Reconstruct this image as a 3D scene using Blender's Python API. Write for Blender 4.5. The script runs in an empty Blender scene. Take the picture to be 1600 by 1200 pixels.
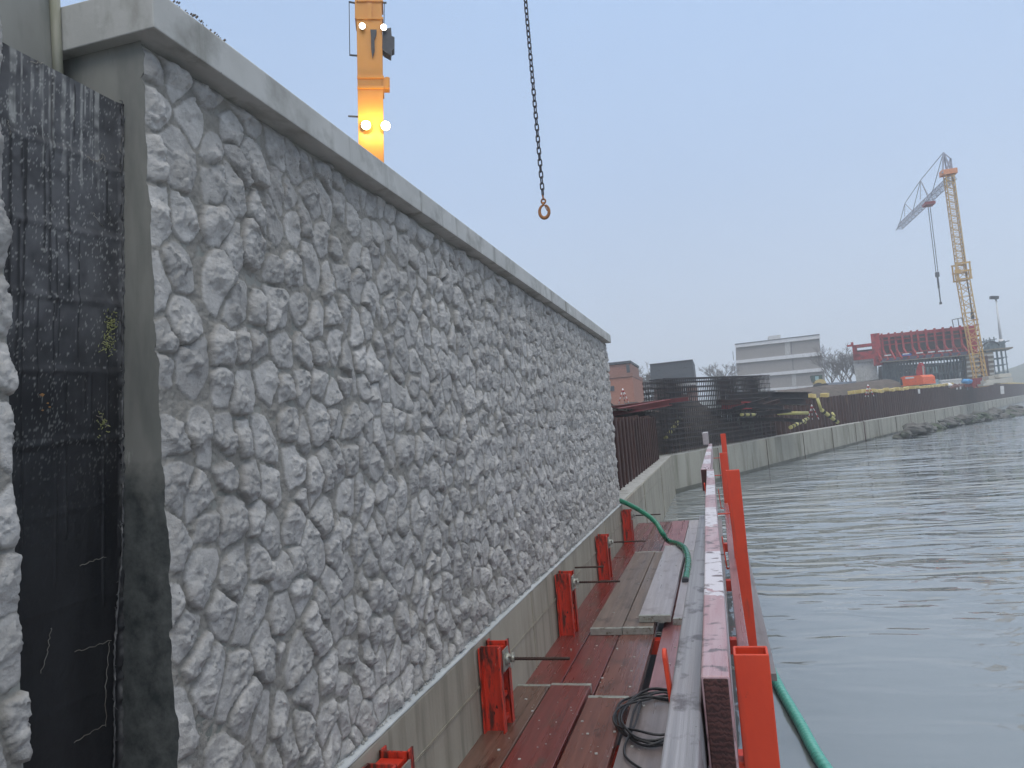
import bpy, math, random
import numpy as np
from mathutils import Vector, Matrix, noise as mnoise

S = bpy.context.scene
rad = math.radians
# ------------------------------------------------------------------ camera
F = 1155.0; VPX, VPY, ROLL = 1117.0, 648.0, 4.7
def _ray(x, y): return np.array([x - 800.0, -(y - 600.0), -F])
_a = _ray(VPX, VPY); _b = _ray(VPX + 500, VPY - 500 * math.tan(rad(ROLL)))
_Y = _a / np.linalg.norm(_a); _Z = np.cross(_b, _a); _Z /= np.linalg.norm(_Z)
if _Z[1] < 0: _Z = -_Z
R = np.array([np.cross(_Y, _Z), _Y, _Z])          # camera space -> world
def D(x, y): return R @ _ray(x, y)
def W(x, y, Y): v = D(x, y); return Vector(v * (Y / v[1]))      # world point in direction (x, y) at depth Y
def WZ(x, y, z): v = D(x, y); return Vector(v * (z / v[2]))
cd = bpy.data.cameras.new('camera'); cam = bpy.data.objects.new('camera', cd); S.collection.objects.link(cam)
m4 = Matrix.Identity(4)
for i in range(3):
    for j in range(3): m4[i][j] = R[i][j]
cam.matrix_world = m4
cd.sensor_width = 36; cd.lens = 36 * F / 1600; cd.clip_start = .05; cd.clip_end = 3000
S.camera = cam
# ------------------------------------------------------------------ sky, sun, exposure
SUN_EL, SUN_AZ = 50, 160      # azimuth clockwise from +Y
w = bpy.data.worlds.new('World'); S.world = w; w.use_nodes = True
nt = w.node_tree; nt.nodes.clear()
def nn(t, typ, **k):
    n = t.nodes.new(typ)
    for a, b in k.items():
        if a in ('inp',):
            for q, v in b.items(): n.inputs[q].default_value = v
        else: setattr(n, a, b)
    return n
sky = nn(nt, 'ShaderNodeTexSky', sky_type='NISHITA', sun_disc=False, sun_elevation=rad(SUN_EL), sun_rotation=rad(SUN_AZ), air_density=1.5, dust_density=4)
tc = nn(nt, 'ShaderNodeTexCoord'); sp = nn(nt, 'ShaderNodeSeparateXYZ')
rp = nn(nt, 'ShaderNodeValToRGB')
cr = rp.color_ramp
cr.elements[0].position = 0; cr.elements[0].color = (.58, .65, .76, 1)
cr.elements[1].position = 1; cr.elements[1].color = (1.0, 1.0, 1.0, 1)
for p, c in ((.10, (.53, .63, .80, 1)), (.30, (.45, .585, .82, 1)), (.54, (.42, .585, .87, 1)), (.66, (1.0, 1.0, 1.0, 1))):
    e = cr.elements.new(p); e.color = c
cn = nn(nt, 'ShaderNodeTexNoise', inp={'Scale': 1.3, 'Detail': 3.0, 'Roughness': .45})
cm_ = nn(nt, 'ShaderNodeMapRange', inp={'From Min': .3, 'From Max': .7, 'To Min': 10.6, 'To Max': 11.8})
ms = nn(nt, 'ShaderNodeVectorMath', operation='SCALE')
zb = nn(nt, 'ShaderNodeMapRange', inp={'From Min': .56, 'From Max': .72, 'To Min': 1.0, 'To Max': 1.55})   # overcast: brighter towards the zenith
zs_ = nn(nt, 'ShaderNodeVectorMath', operation='SCALE')
mx = nn(nt, 'ShaderNodeMixRGB', inp={'Fac': .93})
bg = nn(nt, 'ShaderNodeBackground', inp={'Strength': .088}); wo = nn(nt, 'ShaderNodeOutputWorld')
L = nt.links.new
L(tc.outputs['Generated'], sp.inputs[0]); L(sp.outputs['Z'], rp.inputs[0]); L(tc.outputs['Generated'], cn.inputs['Vector'])
L(cn.outputs[0], cm_.inputs[0]); L(rp.outputs[0], ms.inputs[0]); L(cm_.outputs[0], ms.inputs['Scale'])
L(sp.outputs['Z'], zb.inputs[0]); L(ms.outputs[0], zs_.inputs[0]); L(zb.outputs[0], zs_.inputs['Scale']); L(sky.outputs[0], mx.inputs[1]); L(zs_.outputs[0], mx.inputs[2]); L(mx.outputs[0], bg.inputs[0]); L(bg.outputs[0], wo.inputs[0])
sd = bpy.data.lights.new('sun', 'SUN'); sd.energy = .7; sd.angle = rad(28); sd.color = (1, .96, .9)
so = bpy.data.objects.new('sun', sd); S.collection.objects.link(so)
_sv = Vector((math.sin(rad(SUN_AZ)) * math.cos(rad(SUN_EL)), math.cos(rad(SUN_AZ)) * math.cos(rad(SUN_EL)), math.sin(rad(SUN_EL))))
so.rotation_euler = (-_sv).to_track_quat('-Z', 'Y').to_euler()
S.view_settings.view_transform = 'Standard'; S.view_settings.look = 'None'; S.view_settings.exposure = 0.1; S.view_settings.gamma = 1
S.render.engine = 'CYCLES'
S.cycles.volume_bounces = 3; S.cycles.max_bounces = 6; S.cycles.use_denoising = True

rnd = random.Random(7)
# ------------------------------------------------------------------ materials
def mat(name, c1, c2=None, sc=(6, 6, 6), rough=(.6, .8), metal=0.0, bsc=None, bump=0.0, bdist=.01, stain=None, ssc=None, sth=(.5, .62), streak=None, detail=6, spec=.5, emit=None, coat=0.0, brick=None):
    m = bpy.data.materials.new(name); m.use_nodes = True; t = m.node_tree; t.nodes.clear(); l = t.links.new
    o = nn(t, 'ShaderNodeOutputMaterial'); p = nn(t, 'ShaderNodeBsdfPrincipled'); l(p.outputs[0], o.inputs[0])
    p.inputs['Metallic'].default_value = metal; p.inputs['Specular IOR Level'].default_value = spec
    if coat: p.inputs['Coat Weight'].default_value = coat; p.inputs['Coat Roughness'].default_value = .08
    if emit:
        p.inputs['Emission Color'].default_value = (*emit[0], 1); p.inputs['Emission Strength'].default_value = emit[1]
    c2 = c2 or c1
    g = nn(t, 'ShaderNodeTexCoord')
    def noise(scale, det=detail, off=0.0):
        mp = nn(t, 'ShaderNodeMapping'); mp.inputs['Scale'].default_value = scale; mp.inputs['Location'].default_value = (off, off * .7, off * 1.3)
        n = nn(t, 'ShaderNodeTexNoise', inp={'Scale': 1.0, 'Detail': det, 'Roughness': .62})
        l(g.outputs['Object'], mp.inputs[0]); l(mp.outputs[0], n.inputs['Vector']); return n.outputs[0]
    n1 = noise(sc)
    r = nn(t, 'ShaderNodeMapRange', inp={'From Min': .33, 'From Max': .67}); l(n1, r.inputs[0])
    mc = nn(t, 'ShaderNodeMixRGB'); mc.inputs[1].default_value = (*c1, 1); mc.inputs[2].default_value = (*c2, 1); l(r.outputs[0], mc.inputs[0])
    col = mc.outputs[0]
    rr = nn(t, 'ShaderNodeMapRange', inp={'From Min': .3, 'From Max': .7, 'To Min': rough[0], 'To Max': rough[1]})
    l(noise(tuple(s * .45 for s in sc), 3, 5.0), rr.inputs[0]); l(rr.outputs[0], p.inputs['Roughness'])
    for k, (cc, s_, th) in enumerate([q for q in ((stain, ssc or sc, sth),) if q[0]] + (streak or [])):
        n2 = noise(s_, 5, 11.0 + 7 * k)
        q = nn(t, 'ShaderNodeMapRange', inp={'From Min': th[0], 'From Max': th[1]}); l(n2, q.inputs[0])
        m2 = nn(t, 'ShaderNodeMixRGB'); l(q.outputs[0], m2.inputs[0]); l(col, m2.inputs[1]); m2.inputs[2].default_value = (*cc, 1); col = m2.outputs[0]
    l(col, p.inputs['Base Color'])
    if bump:
        b = nn(t, 'ShaderNodeBump', inp={'Strength': bump, 'Distance': bdist}); l(noise(bsc or sc, 8, 3.0), b.inputs['Height']); l(b.outputs[0], p.inputs['Normal'])
    return m

M = {}
M['concrete'] = mat('concrete', (.27, .25, .20), (.37, .345, .285), (3, 3, 1.2), (.55, .8), bsc=(60, 60, 60), bump=.25, bdist=.004,
                    stain=(.17, .16, .125), ssc=(5, 9, .7), sth=(.5, .72), streak=[((.42, .42, .39), (14, 14, 2.2), (.68, .75)), ((.10, .10, .08), (50, 50, 30), (.72, .76))])
M['concrete_pale'] = mat('concrete_pale', (.40, .40, .38), (.50, .50, .48), (3, 3, 3), (.5, .75), bsc=(70, 70, 70), bump=.2, bdist=.003,
                    stain=(.24, .235, .21), ssc=(9, 5, 5), sth=(.5, .72), streak=[((.10, .09, .08), (38, 38, 38), (.72, .76)), ((.20, .20, .17), (6, 12, .8), (.56, .74)), ((.56, .57, .55), (8, 3, 8), (.60, .75))])
M['concrete_smooth'] = mat('concrete_smooth', (.235, .235, .215), (.30, .30, .27), (5, 5, 3), (.5, .8), bsc=(90, 90, 90), bump=.15, bdist=.002,
                    stain=(.15, .165, .15), ssc=(7, 7, 1.5), sth=(.5, .7), streak=[((.10, .09, .07), (45, 45, 45), (.73, .76))])
M['concrete_under'] = mat('concrete_under', (.20, .19, .165), (.25, .24, .21), (6, 2, 6), (.6, .8), bsc=(90, 90, 90), bump=.15, bdist=.002)
M['skylit_mortar'] = mat('skylit_mortar', (.46, .49, .50), (.60, .63, .64), (20, 9, 20), (.25, .6), bsc=(90, 90, 90), bump=.5, bdist=.004)  # pale mortar ledge; sky light on its wet top is put into the colour
M['quay_concrete'] = mat('quay_concrete', (.27, .26, .215), (.36, .35, .30), (1.2, 1.2, .5), (.6, .85), bsc=(20, 20, 20), bump=.2, bdist=.01,
                    stain=(.16, .155, .115), ssc=(2.2, 2.2, .35), sth=(.48, .7), streak=[((.5, .5, .47), (5, 5, 1.1), (.67, .74))])
M['tide'] = mat('tide', (.05, .05, .036), (.10, .10, .075), (2, 2, 2), (.25, .5), bsc=(12, 12, 12), bump=.4, bdist=.01)
M['rust'] = mat('rust', (.028, .012, .011), (.065, .026, .021), (5, 5, .8), (.6, .9), bsc=(30, 30, 8), bump=.5, bdist=.02, stain=(.16, .09, .06), ssc=(14, 14, .7), sth=(.62, .72))
M['bitumen_joint'] = mat('bitumen_joint', (.01, .01, .012), (.12, .12, .12), (60, 60, 12), (.2, .6), bsc=(90, 90, 30), bump=.8, bdist=.006)
M['red_paint'] = mat('red_paint', (.50, .028, .012), (.62, .045, .018), (9, 9, 4), (.3, .5), bsc=(60, 60, 60), bump=.15, bdist=.002, stain=(.10, .022, .014), ssc=(26, 26, 12), sth=(.60, .68))
M['post_paint'] = mat('post_paint', (.52, .042, .016), (.66, .060, .02), (7, 7, 3), (.28, .6), bsc=(80, 80, 80), bump=.2, bdist=.0015, stain=(.16, .03, .02), ssc=(60, 60, 34), sth=(.69, .72), streak=[((.36, .05, .03), (16, 16, 3), (.55, .7)), ((.10, .045, .03), (28, 28, 22), (.70, .735)), ((.60, .22, .16), (90, 90, 9), (.72, .75))])
M['red_worn'] = mat('red_worn', (.62, .045, .018), (.46, .03, .016), (12, 12, 6), (.3, .6), bsc=(60, 60, 30), bump=.4, bdist=.004, stain=(.08, .022, .016), ssc=(22, 22, 6), sth=(.50, .62), streak=[((.30, .25, .18), (60, 60, 16), (.66, .72)), ((.03, .014, .012), (50, 50, 20), (.62, .68))])
M['scraped'] = mat('scraped', (.10, .020, .014), (.03, .016, .013), (22, 22, 7), (.3, .7), bsc=(60, 60, 20), bump=.6, bdist=.004, stain=(.03, .014, .012), ssc=(26, 26, 8), sth=(.47, .52), streak=[((.34, .27, .17), (60, 60, 18), (.62, .66))])
M['steel_dark'] = mat('steel_dark', (.04, .022, .018), (.07, .04, .03), (20, 20, 20), (.4, .7), metal=.5, bsc=(300, 60, 60), bump=.5, bdist=.002)
M['galv'] = mat('galv', (.33, .34, .30), (.45, .46, .42), (30, 30, 30), (.3, .6), metal=.6, bsc=(80, 80, 80), bump=.2, bdist=.002, stain=(.14, .12, .08), ssc=(25, 25, 25), sth=(.56, .68))
def wood(name, c1, c2, rough=(.12, .42), stain=(.04, .02, .016), sth=(.55, .75)):
    return mat(name, c1, c2, (30, 1.3, 30), rough, bsc=(90, 3, 90), bump=.35, bdist=.002, stain=stain, ssc=(9, 3.5, 9), sth=sth, streak=[((.45, .38, .33), (40, 32, 40), (.745, .77))], spec=.6)
M['wood_brown'] = wood('wood_brown', (.10, .055, .040), (.17, .095, .07))
M['wood_red'] = wood('wood_red', (.12, .026, .022), (.19, .044, .036), stain=(.085, .05, .038))
M['wood_rust'] = wood('wood_rust', (.12, .040, .028), (.19, .07, .048))
M['wood_olive'] = wood('wood_olive', (.13, .095, .075), (.20, .145, .115), rough=(.35, .6))
M['wood_grey'] = wood('wood_grey', (.15, .12, .115), (.22, .185, .18), rough=(.25, .5), stain=(.09, .06, .055))
M['wood_pink'] = wood('wood_pink', (.22, .075, .075), (.31, .13, .13), rough=(.2, .45), stain=(.16, .05, .05))
M['wood_pale'] = wood('wood_pale', (.30, .27, .28), (.40, .37, .38), rough=(.25, .5), stain=(.19, .15, .15))
M['board_grey'] = mat('board_grey', (.17, .165, .175), (.31, .305, .325), (60, .7, 60), (.3, .55), bsc=(110, 3, 110), bump=.7, bdist=.003, stain=(.10, .09, .095), ssc=(14, 9, 14), sth=(.56, .64), streak=[((.05, .045, .045), (30, 38, 30), (.69, .72))])
M['endgrain'] = None
M['hose_green'] = mat('hose_green', (.012, .16, .09), (.02, .22, .13), (12, 12, 12), (.2, .35), bsc=(60, 60, 60), bump=.1, bdist=.002, stain=(.03, .09, .06), ssc=(20, 20, 20), sth=(.6, .7))
M['hose_teal'] = mat('hose_teal', (.09, .36, .30), (.12, .42, .35), (12, 12, 12), (.25, .4), stain=(.06, .2, .17), ssc=(16, 16, 16), sth=(.6, .7))
M['cable'] = mat('cable', (.012, .012, .014), (.02, .02, .022), rough=(.35, .5))
M['chain'] = mat('chain', (.028, .026, .03), (.07, .065, .075), (40, 40, 40), (.4, .6), metal=.6, bsc=(90, 90, 90), bump=.2, bdist=.001)
M['hook'] = mat('hook', (.40, .16, .045), (.20, .09, .04), (20, 20, 20), (.5, .7), metal=.2, bsc=(60, 60, 60), bump=.4, bdist=.003)
M['crane_orange'] = mat('crane_orange', (.66, .27, .035), (.74, .32, .05), (1, 1, .6), (.35, .5), stain=(.5, .2, .03), ssc=(3, 3, .6), sth=(.6, .8))
M['crane_yellow'] = mat('crane_yellow', (.58, .36, .10), (.46, .29, .10), (2, 2, 2), (.45, .6))
M['crane_grey'] = mat('crane_grey', (.26, .27, .33), (.33, .34, .40), (2, 2, 2), (.45, .6))
M['dark_metal'] = mat('dark_metal', (.03, .033, .04), (.05, .055, .065), rough=(.4, .6))
M['lamp_cool'] = mat('lamp_cool', (.9, .9, .85), emit=((1, .97, .85), 9))
M['lamp_warm'] = mat('lamp_warm', (.9, .85, .6), emit=((1, .74, .26), 16))
M['rope'] = mat('rope', (.06, .06, .07), (.09, .09, .1), rough=(.6, .8))
M['rebar'] = mat('rebar', (.018, .017, .02), (.05, .043, .047), (3, 3, 3), (.5, .8), stain=(.09, .05, .038), ssc=(2, 2, 2), sth=(.58, .7))
M['yellow'] = mat('yellow', (.62, .50, .20), (.52, .38, .13), (1.5, 1.5, 1.5), (.5, .7), stain=(.30, .22, .08), ssc=(4, 4, 4), sth=(.58, .7))
M['lime'] = mat('lime', (.42, .39, .14), (.52, .48, .20), (2, 2, 2), (.5, .7), stain=(.2, .18, .07), ssc=(5, 5, 5), sth=(.6, .7))
M['black_paint'] = mat('black_paint', (.02, .02, .02), rough=(.5, .7))
M['white_paint'] = mat('white_paint', (.72, .73, .74), (.62, .63, .64), (2, 2, 2), (.5, .7))
M['dirty_white'] = mat('dirty_white', (.55, .55, .54), (.66, .66, .66), (1.5, 1.5, 1.5), (.5, .7), stain=(.3, .28, .25), ssc=(2, 2, 2), sth=(.6, .75))
M['old_red'] = mat('old_red', (.12, .018, .018), (.20, .03, .03), (3, 3, 3), (.6, .8))
M['dark_soil'] = mat('dark_soil', (.022, .018, .016), (.06, .046, .038), (1.5, 1.5, 1.5), (.7, 1), bsc=(6, 6, 6), bump=.9, bdist=.12, stain=(.10, .085, .07), ssc=(2, 2, 2), sth=(.62, .7))  # darkened soil copy: gloom behind the mesh put into its colour
M['soil'] = mat('soil', (.06, .044, .036), (.125, .092, .072), (1.5, 1.5, 1.5), (.8, 1), bsc=(6, 6, 6), bump=.8, bdist=.1, stain=(.05, .045, .03), ssc=(3, 3, 3))
M['formwork_red'] = mat('formwork_red', (.30, .010, .016), (.38, .020, .026), (2, 2, 2), (.5, .7), stain=(.15, .012, .016), ssc=(2, 2, 2))
M['form_ply'] = mat('form_ply', (.05, .022, .022), (.09, .04, .038), (.8, .8, 2), (.6, .8))
M['timber_clad'] = mat('timber_clad', (.19, .17, .13), (.27, .24, .19), (.6, .6, 3), (.7, .9))
M['scaf'] = mat('scaf', (.12, .155, .17), (.20, .25, .27), (3, 3, 3), (.4, .6), metal=.4)
M['blue'] = mat('blue', (.04, .09, .35), (.06, .12, .45), (2, 2, 2), (.5, .7))
M['tarp_blue'] = mat('tarp_blue', (.05, .25, .55), (.07, .33, .65), (2, 2, 2), (.4, .6))
M['container_blue'] = mat('container_blue', (.28, .45, .50), (.33, .50, .55), (2, 2, 2), (.5, .7))
M['container_red'] = mat('container_red', (.24, .03, .035), (.30, .04, .045), (2, 2, 2), (.5, .7))
M['exc_orange'] = mat('exc_orange', (.85, .13, .02), (.75, .11, .02), (3, 3, 3), (.35, .55), stain=(.4, .09, .03), ssc=(3, 3, 3), sth=(.6, .72))
M['beige'] = mat('beige', (.46, .44, .38), (.54, .52, .46), (1, 1, 1), (.7, .9))
M['hoarding'] = mat('hoarding', (.20, .25, .33), (.25, .30, .38), (1, 1, 1), (.6, .8))
M['brick_brown'] = mat('brick_brown', (.24, .12, .09), (.32, .17, .13), (4, 4, 8), (.8, .9), bsc=(10, 10, 20), bump=.3, bdist=.02)
M['brick_orange'] = mat('brick_orange', (.34, .14, .09), (.40, .18, .12), (4, 4, 8), (.8, .9), bsc=(10, 10, 20), bump=.3, bdist=.02)
M['brick_grey'] = mat('brick_grey', (.25, .235, .22), (.31, .29, .275), (3, 3, 6), (.8, .9), bsc=(8, 8, 16), bump=.3, bdist=.02)
M['slate'] = mat('slate', (.045, .055, .065), (.065, .075, .09), (.5, .5, 5), (.5, .7), bsc=(1, 1, 8), bump=.3, bdist=.03)
M['glass'] = mat('glass', (.05, .06, .07), rough=(.08, .15))
M['bark'] = mat('bark', (.07, .06, .05), (.11, .09, .08), rough=(.8, .9))
M['foliage'] = mat('foliage', (.035, .055, .035), (.06, .085, .05), (1, 1, 1), (.7, .9))
M['moss'] = mat('moss', (.22, .24, .08), (.38, .38, .18), (50, 50, 50), (.8, 1))
M['wire'] = mat('wire', (.30, .29, .26), (.18, .15, .12), (30, 30, 30), (.4, .6), metal=.4)
M['leaf'] = mat('leaf', (.32, .17, .05), (.25, .12, .04), (60, 60, 60), (.6, .8))
M['rock'] = mat('rock', (.06, .06, .055), (.15, .145, .135), (1.5, 1.5, 1.5), (.5, .9), bsc=(6, 6, 6), bump=.6, bdist=.05, stain=(.05, .07, .035), ssc=(1, 1, 1))
M['hill'] = mat('hill', (.06, .075, .05), (.09, .10, .07), (.05, .05, .05), (.9, 1))
M['dirt_crumbs'] = mat('dirt_crumbs', (.10, .08, .065), (.2, .17, .14), (90, 90, 90), (.7, .9))

# red/white weathered board: painted bands along Y
def banded(name):
    m = mat(name, (.34, .185, .20), (.44, .32, .34), (30, 2, 30), (.25, .5), bsc=(90, 4, 90), bump=.3, bdist=.002)
    t = m.node_tree; l = t.links.new; p = [n for n in t.nodes if n.type == 'BSDF_PRINCIPLED'][0]
    src = p.inputs['Base Color'].links[0].from_socket
    g = nn(t, 'ShaderNodeTexCoord'); sx = nn(t, 'ShaderNodeSeparateXYZ'); l(g.outputs['Object'], sx.inputs[0])
    a = nn(t, 'ShaderNodeMath', operation='MULTIPLY', inp={1: 1 / 1.25}); b = nn(t, 'ShaderNodeMath', operation='FRACT'); c = nn(t, 'ShaderNodeMath', operation='GREATER_THAN', inp={1: .5})
    n = nn(t, 'ShaderNodeTexNoise', inp={'Scale': 14.0, 'Detail': 6.0}); n2 = nn(t, 'ShaderNodeMath', operation='MULTIPLY_ADD', inp={1: .34, 2: -.17}); ad = nn(t, 'ShaderNodeMath', operation='ADD')
    l(g.outputs['Object'], n.inputs['Vector']); l(n.outputs[0], n2.inputs[0])
    l(sx.outputs['Y'], a.inputs[0]); l(a.outputs[0], b.inputs[0]); l(b.outputs[0], ad.inputs[0]); l(n2.outputs[0], ad.inputs[1]); l(ad.outputs[0], c.inputs[0]); c.operation = 'SMOOTH_MIN' if False else 'GREATER_THAN'
    mxx = nn(t, 'ShaderNodeMixRGB'); mxx.inputs[2].default_value = (.58, .55, .59, 1); l(c.outputs[0], mxx.inputs[0]); l(src, mxx.inputs[1])
    # mud spatter
    mp = nn(t, 'ShaderNodeMapping'); mp.inputs['Scale'].default_value = (24, 30, 24); l(g.outputs['Object'], mp.inputs[0])
    n3 = nn(t, 'ShaderNodeTexNoise', inp={'Scale': 1.0, 'Detail': 5.0}); l(mp.outputs[0], n3.inputs['Vector'])
    q = nn(t, 'ShaderNodeMapRange', inp={'From Min': .56, 'From Max': .64}); l(n3.outputs[0], q.inputs[0])
    m3 = nn(t, 'ShaderNodeMixRGB'); m3.inputs[2].default_value = (.13, .085, .085, 1); l(q.outputs[0], m3.inputs[0]); l(mxx.outputs[0], m3.inputs[1])
    l(m3.outputs[0], p.inputs['Base Color']); return m
M['board_banded'] = banded('board_banded')
def endgrain():
    m = mat('end_grain', (.055, .018, .018), (.10, .035, .03), (20, 20, 20), (.5, .8)); t = m.node_tree; l = t.links.new
    p = [n for n in t.nodes if n.type == 'BSDF_PRINCIPLED'][0]; g = nn(t, 'ShaderNodeTexCoord')
    mp = nn(t, 'ShaderNodeMapping'); mp.inputs['Location'].default_value = (.03, 0, .80); mp.inputs['Scale'].default_value = (1.2, 0, 1); l(g.outputs['Object'], mp.inputs[0])
    wv = nn(t, 'ShaderNodeTexWave', wave_type='RINGS', rings_direction='SPHERICAL', inp={'Scale': 30.0, 'Distortion': 7.0, 'Detail': 3.0, 'Detail Scale': 3.0}); l(mp.outputs[0], wv.inputs['Vector'])
    b = nn(t, 'ShaderNodeBump', inp={'Strength': .35, 'Distance': .0015}); l(wv.outputs[1], b.inputs['Height']); l(b.outputs[0], p.inputs['Normal'])
    src = p.inputs['Base Color'].links[0].from_socket
    mxx = nn(t, 'ShaderNodeMixRGB', blend_type='MULTIPLY', inp={'Fac': .6}); l(src, mxx.inputs[1]); l(wv.outputs[0], mxx.inputs[2]); l(mxx.outputs[0], p.inputs['Base Color']); return m
M['endgrain'] = endgrain()

# ------------------------------------------------------------------ mesh helpers
class MB:
    def __init__(s): s.v = []; s.f = []; s.smooth = []
    def hexa(s, pts):
        b = len(s.v); s.v += [tuple(p) for p in pts]
        for q in ((0, 3, 2, 1), (4, 5, 6, 7), (0, 1, 5, 4), (1, 2, 6, 5), (2, 3, 7, 6), (3, 0, 4, 7)): s.f.append(tuple(b + i for i in q))
    def box(s, x0, x1, y0, y1, z0, z1):
        s.hexa([(x0, y0, z0), (x1, y0, z0), (x1, y1, z0), (x0, y1, z0), (x0, y0, z1), (x1, y0, z1), (x1, y1, z1), (x0, y1, z1)]); return s
    def bar(s, p0, p1, wd, ht=None, up=(0, 0, 1)):
        ht = ht or wd; p0 = Vector(p0); p1 = Vector(p1); d = (p1 - p0).normalized(); up = Vector(up)
        if abs(d.dot(up)) > .97: up = Vector((0, 1, 0))
        a = d.cross(up).normalized() * wd / 2; b = a.cross(d).normalized() * ht / 2
        s.hexa([p0 - a - b, p0 + a - b, p1 + a - b, p1 - a - b, p0 - a + b, p0 + a + b, p1 + a + b, p1 - a + b]); return s
    def tube(s, path, r, n=8, caps=True, r1=None, closed=False):
        path = [Vector(p) for p in path]; b0 = len(s.v); N = len(path); ref = None
        for i, p in enumerate(path):
            if closed: d = path[(i + 1) % N] - path[i - 1]
            else: d = path[min(i + 1, N - 1)] - path[max(i - 1, 0)]
            d.normalize()
            if ref is None: ref = Vector((0, 0, 1)) if abs(d.z) < .9 else Vector((1, 0, 0))
            a = d.cross(ref).normalized(); ref = a.cross(d).normalized()
            rr = r[i] if isinstance(r, (list, tuple)) else (r if r1 is None else r + (r1 - r) * i / max(1, N - 1))
            for k in range(n):
                t = 2 * math.pi * k / n; s.v.append(tuple(p + a * math.cos(t) * rr + ref * math.sin(t) * rr))
        for i in range(N if closed else N - 1):
            j = (i + 1) % N
            for k in range(n):
                k2 = (k + 1) % n; s.smooth.append(len(s.f)); s.f.append((b0 + i * n + k, b0 + i * n + k2, b0 + j * n + k2, b0 + j * n + k))
        if caps and not closed:
            s.f.append(tuple(b0 + k for k in range(n))[::-1]); s.f.append(tuple(b0 + (N - 1) * n + k for k in range(n)))
        return s
    def poly(s, pts): b = len(s.v); s.v += [tuple(p) for p in pts]; s.f.append(tuple(range(b, b + len(pts)))); return s
    def prism(s, pts, dv):
        b = len(s.v); n = len(pts); dv = Vector(dv)
        s.v += [tuple(p) for p in pts] + [tuple(Vector(p) + dv) for p in pts]
        s.f.append(tuple(range(b, b + n))); s.f.append(tuple(range(b + n, b + 2 * n))[::-1])
        for i in range(n): j = (i + 1) % n; s.f.append((b + j, b + i, b + n + i, b + n + j))
        return s
    def build(s, name, m, parent=None, bevel=0, local=False, kind=None, fix=True):
        me = bpy.data.meshes.new(name)
        off = Vector((0, 0, 0)) if (local or parent is None) else parent_loc(parent)
        me.from_pydata([tuple(Vector(p) - off) for p in s.v], [], s.f)
        if s.smooth:
            fl = np.zeros(len(s.f), bool); fl[s.smooth] = True; me.polygons.foreach_set('use_smooth', fl)
        if isinstance(m, (list, tuple)):
            for q in m: me.materials.append(q)
        else: me.materials.append(m)
        me.update()
        if fix:
            import bmesh
            bm = bmesh.new(); bm.from_mesh(me); bmesh.ops.recalc_face_normals(bm, faces=bm.faces); bm.to_mesh(me); bm.free()
        o = bpy.data.objects.new(name, me); S.collection.objects.link(o)
        if parent is not None: o.parent = parent
        if bevel:
            bv = o.modifiers.new('bevel', 'BEVEL'); bv.width = bevel; bv.segments = 2; bv.limit_method = 'ANGLE'
        if kind: o['kind'] = kind
        return o
def each(b, name, m, parent, bevel=0):
    # one object per box (8 vertices) of the builder
    for i in range(0, len(b.v), 8):
        c = MB(); c.v = b.v[i:i + 8]; c.f = [tuple(q - i for q in f) for f in b.f if i <= f[0] < i + 8]; c.build(name, m, parent, bevel)
def parent_loc(p):
    v = Vector(p.location)
    while p.parent is not None: p = p.parent; v += Vector(p.location)
    return v
def thing(name, label, cat, loc=(0, 0, 0), group=None):
    o = bpy.data.objects.new(name, None); S.collection.objects.link(o); o.empty_display_size = .1
    o.location = loc; o['label'] = label; o['category'] = cat
    if group: o['group'] = group
    return o
def tag(o, label, cat, group=None):
    o['label'] = label; o['category'] = cat
    if group: o['group'] = group
    return o
def copytree(root, loc, label=None, rz=None):
    r = root.copy(); S.collection.objects.link(r); r.location = loc
    if label: r['label'] = label
    if rz is not None: r.rotation_euler = (0, 0, rz)
    for ch in list(root.children):
        c = ch.copy(); S.collection.objects.link(c); c.parent = r
        for g in list(ch.children):
            d = g.copy(); S.collection.objects.link(d); d.parent = c
    return r
def np_mesh(name, V, Fq, m, parent=None, smooth=True, attrs=None, kind=None):
    me = bpy.data.meshes.new(name); n = len(V); k = len(Fq)
    me.vertices.add(n); me.vertices.foreach_set('co', V.astype(np.float32).ravel())
    me.loops.add(k * 4); me.loops.foreach_set('vertex_index', Fq.astype(np.int32).ravel())
    me.polygons.add(k); me.polygons.foreach_set('loop_start', np.arange(0, 4 * k, 4, dtype=np.int32)); me.polygons.foreach_set('loop_total', np.full(k, 4, np.int32))
    me.polygons.foreach_set('use_smooth', np.full(k, smooth, bool))
    for an, av in (attrs or {}).items():
        a = me.attributes.new(an, 'FLOAT', 'POINT'); a.data.foreach_set('value', av.astype(np.float32).ravel())
    me.materials.append(m); me.update(calc_edges=True); me.validate()
    o = bpy.data.objects.new(name, me); S.collection.objects.link(o)
    if parent is not None: o.parent = parent
    if kind: o['kind'] = kind
    return o
def quads(nu, nv, flip=False):
    i = np.arange(nu - 1)[:, None] * nv + np.arange(nv - 1)[None, :]
    q = np.stack([i, i + nv, i + nv + 1, i + 1], -1).reshape(-1, 4)
    return q[:, ::-1] if flip else q
RS = np.random.RandomState(11)
_T = RS.rand(512, 512)
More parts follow.
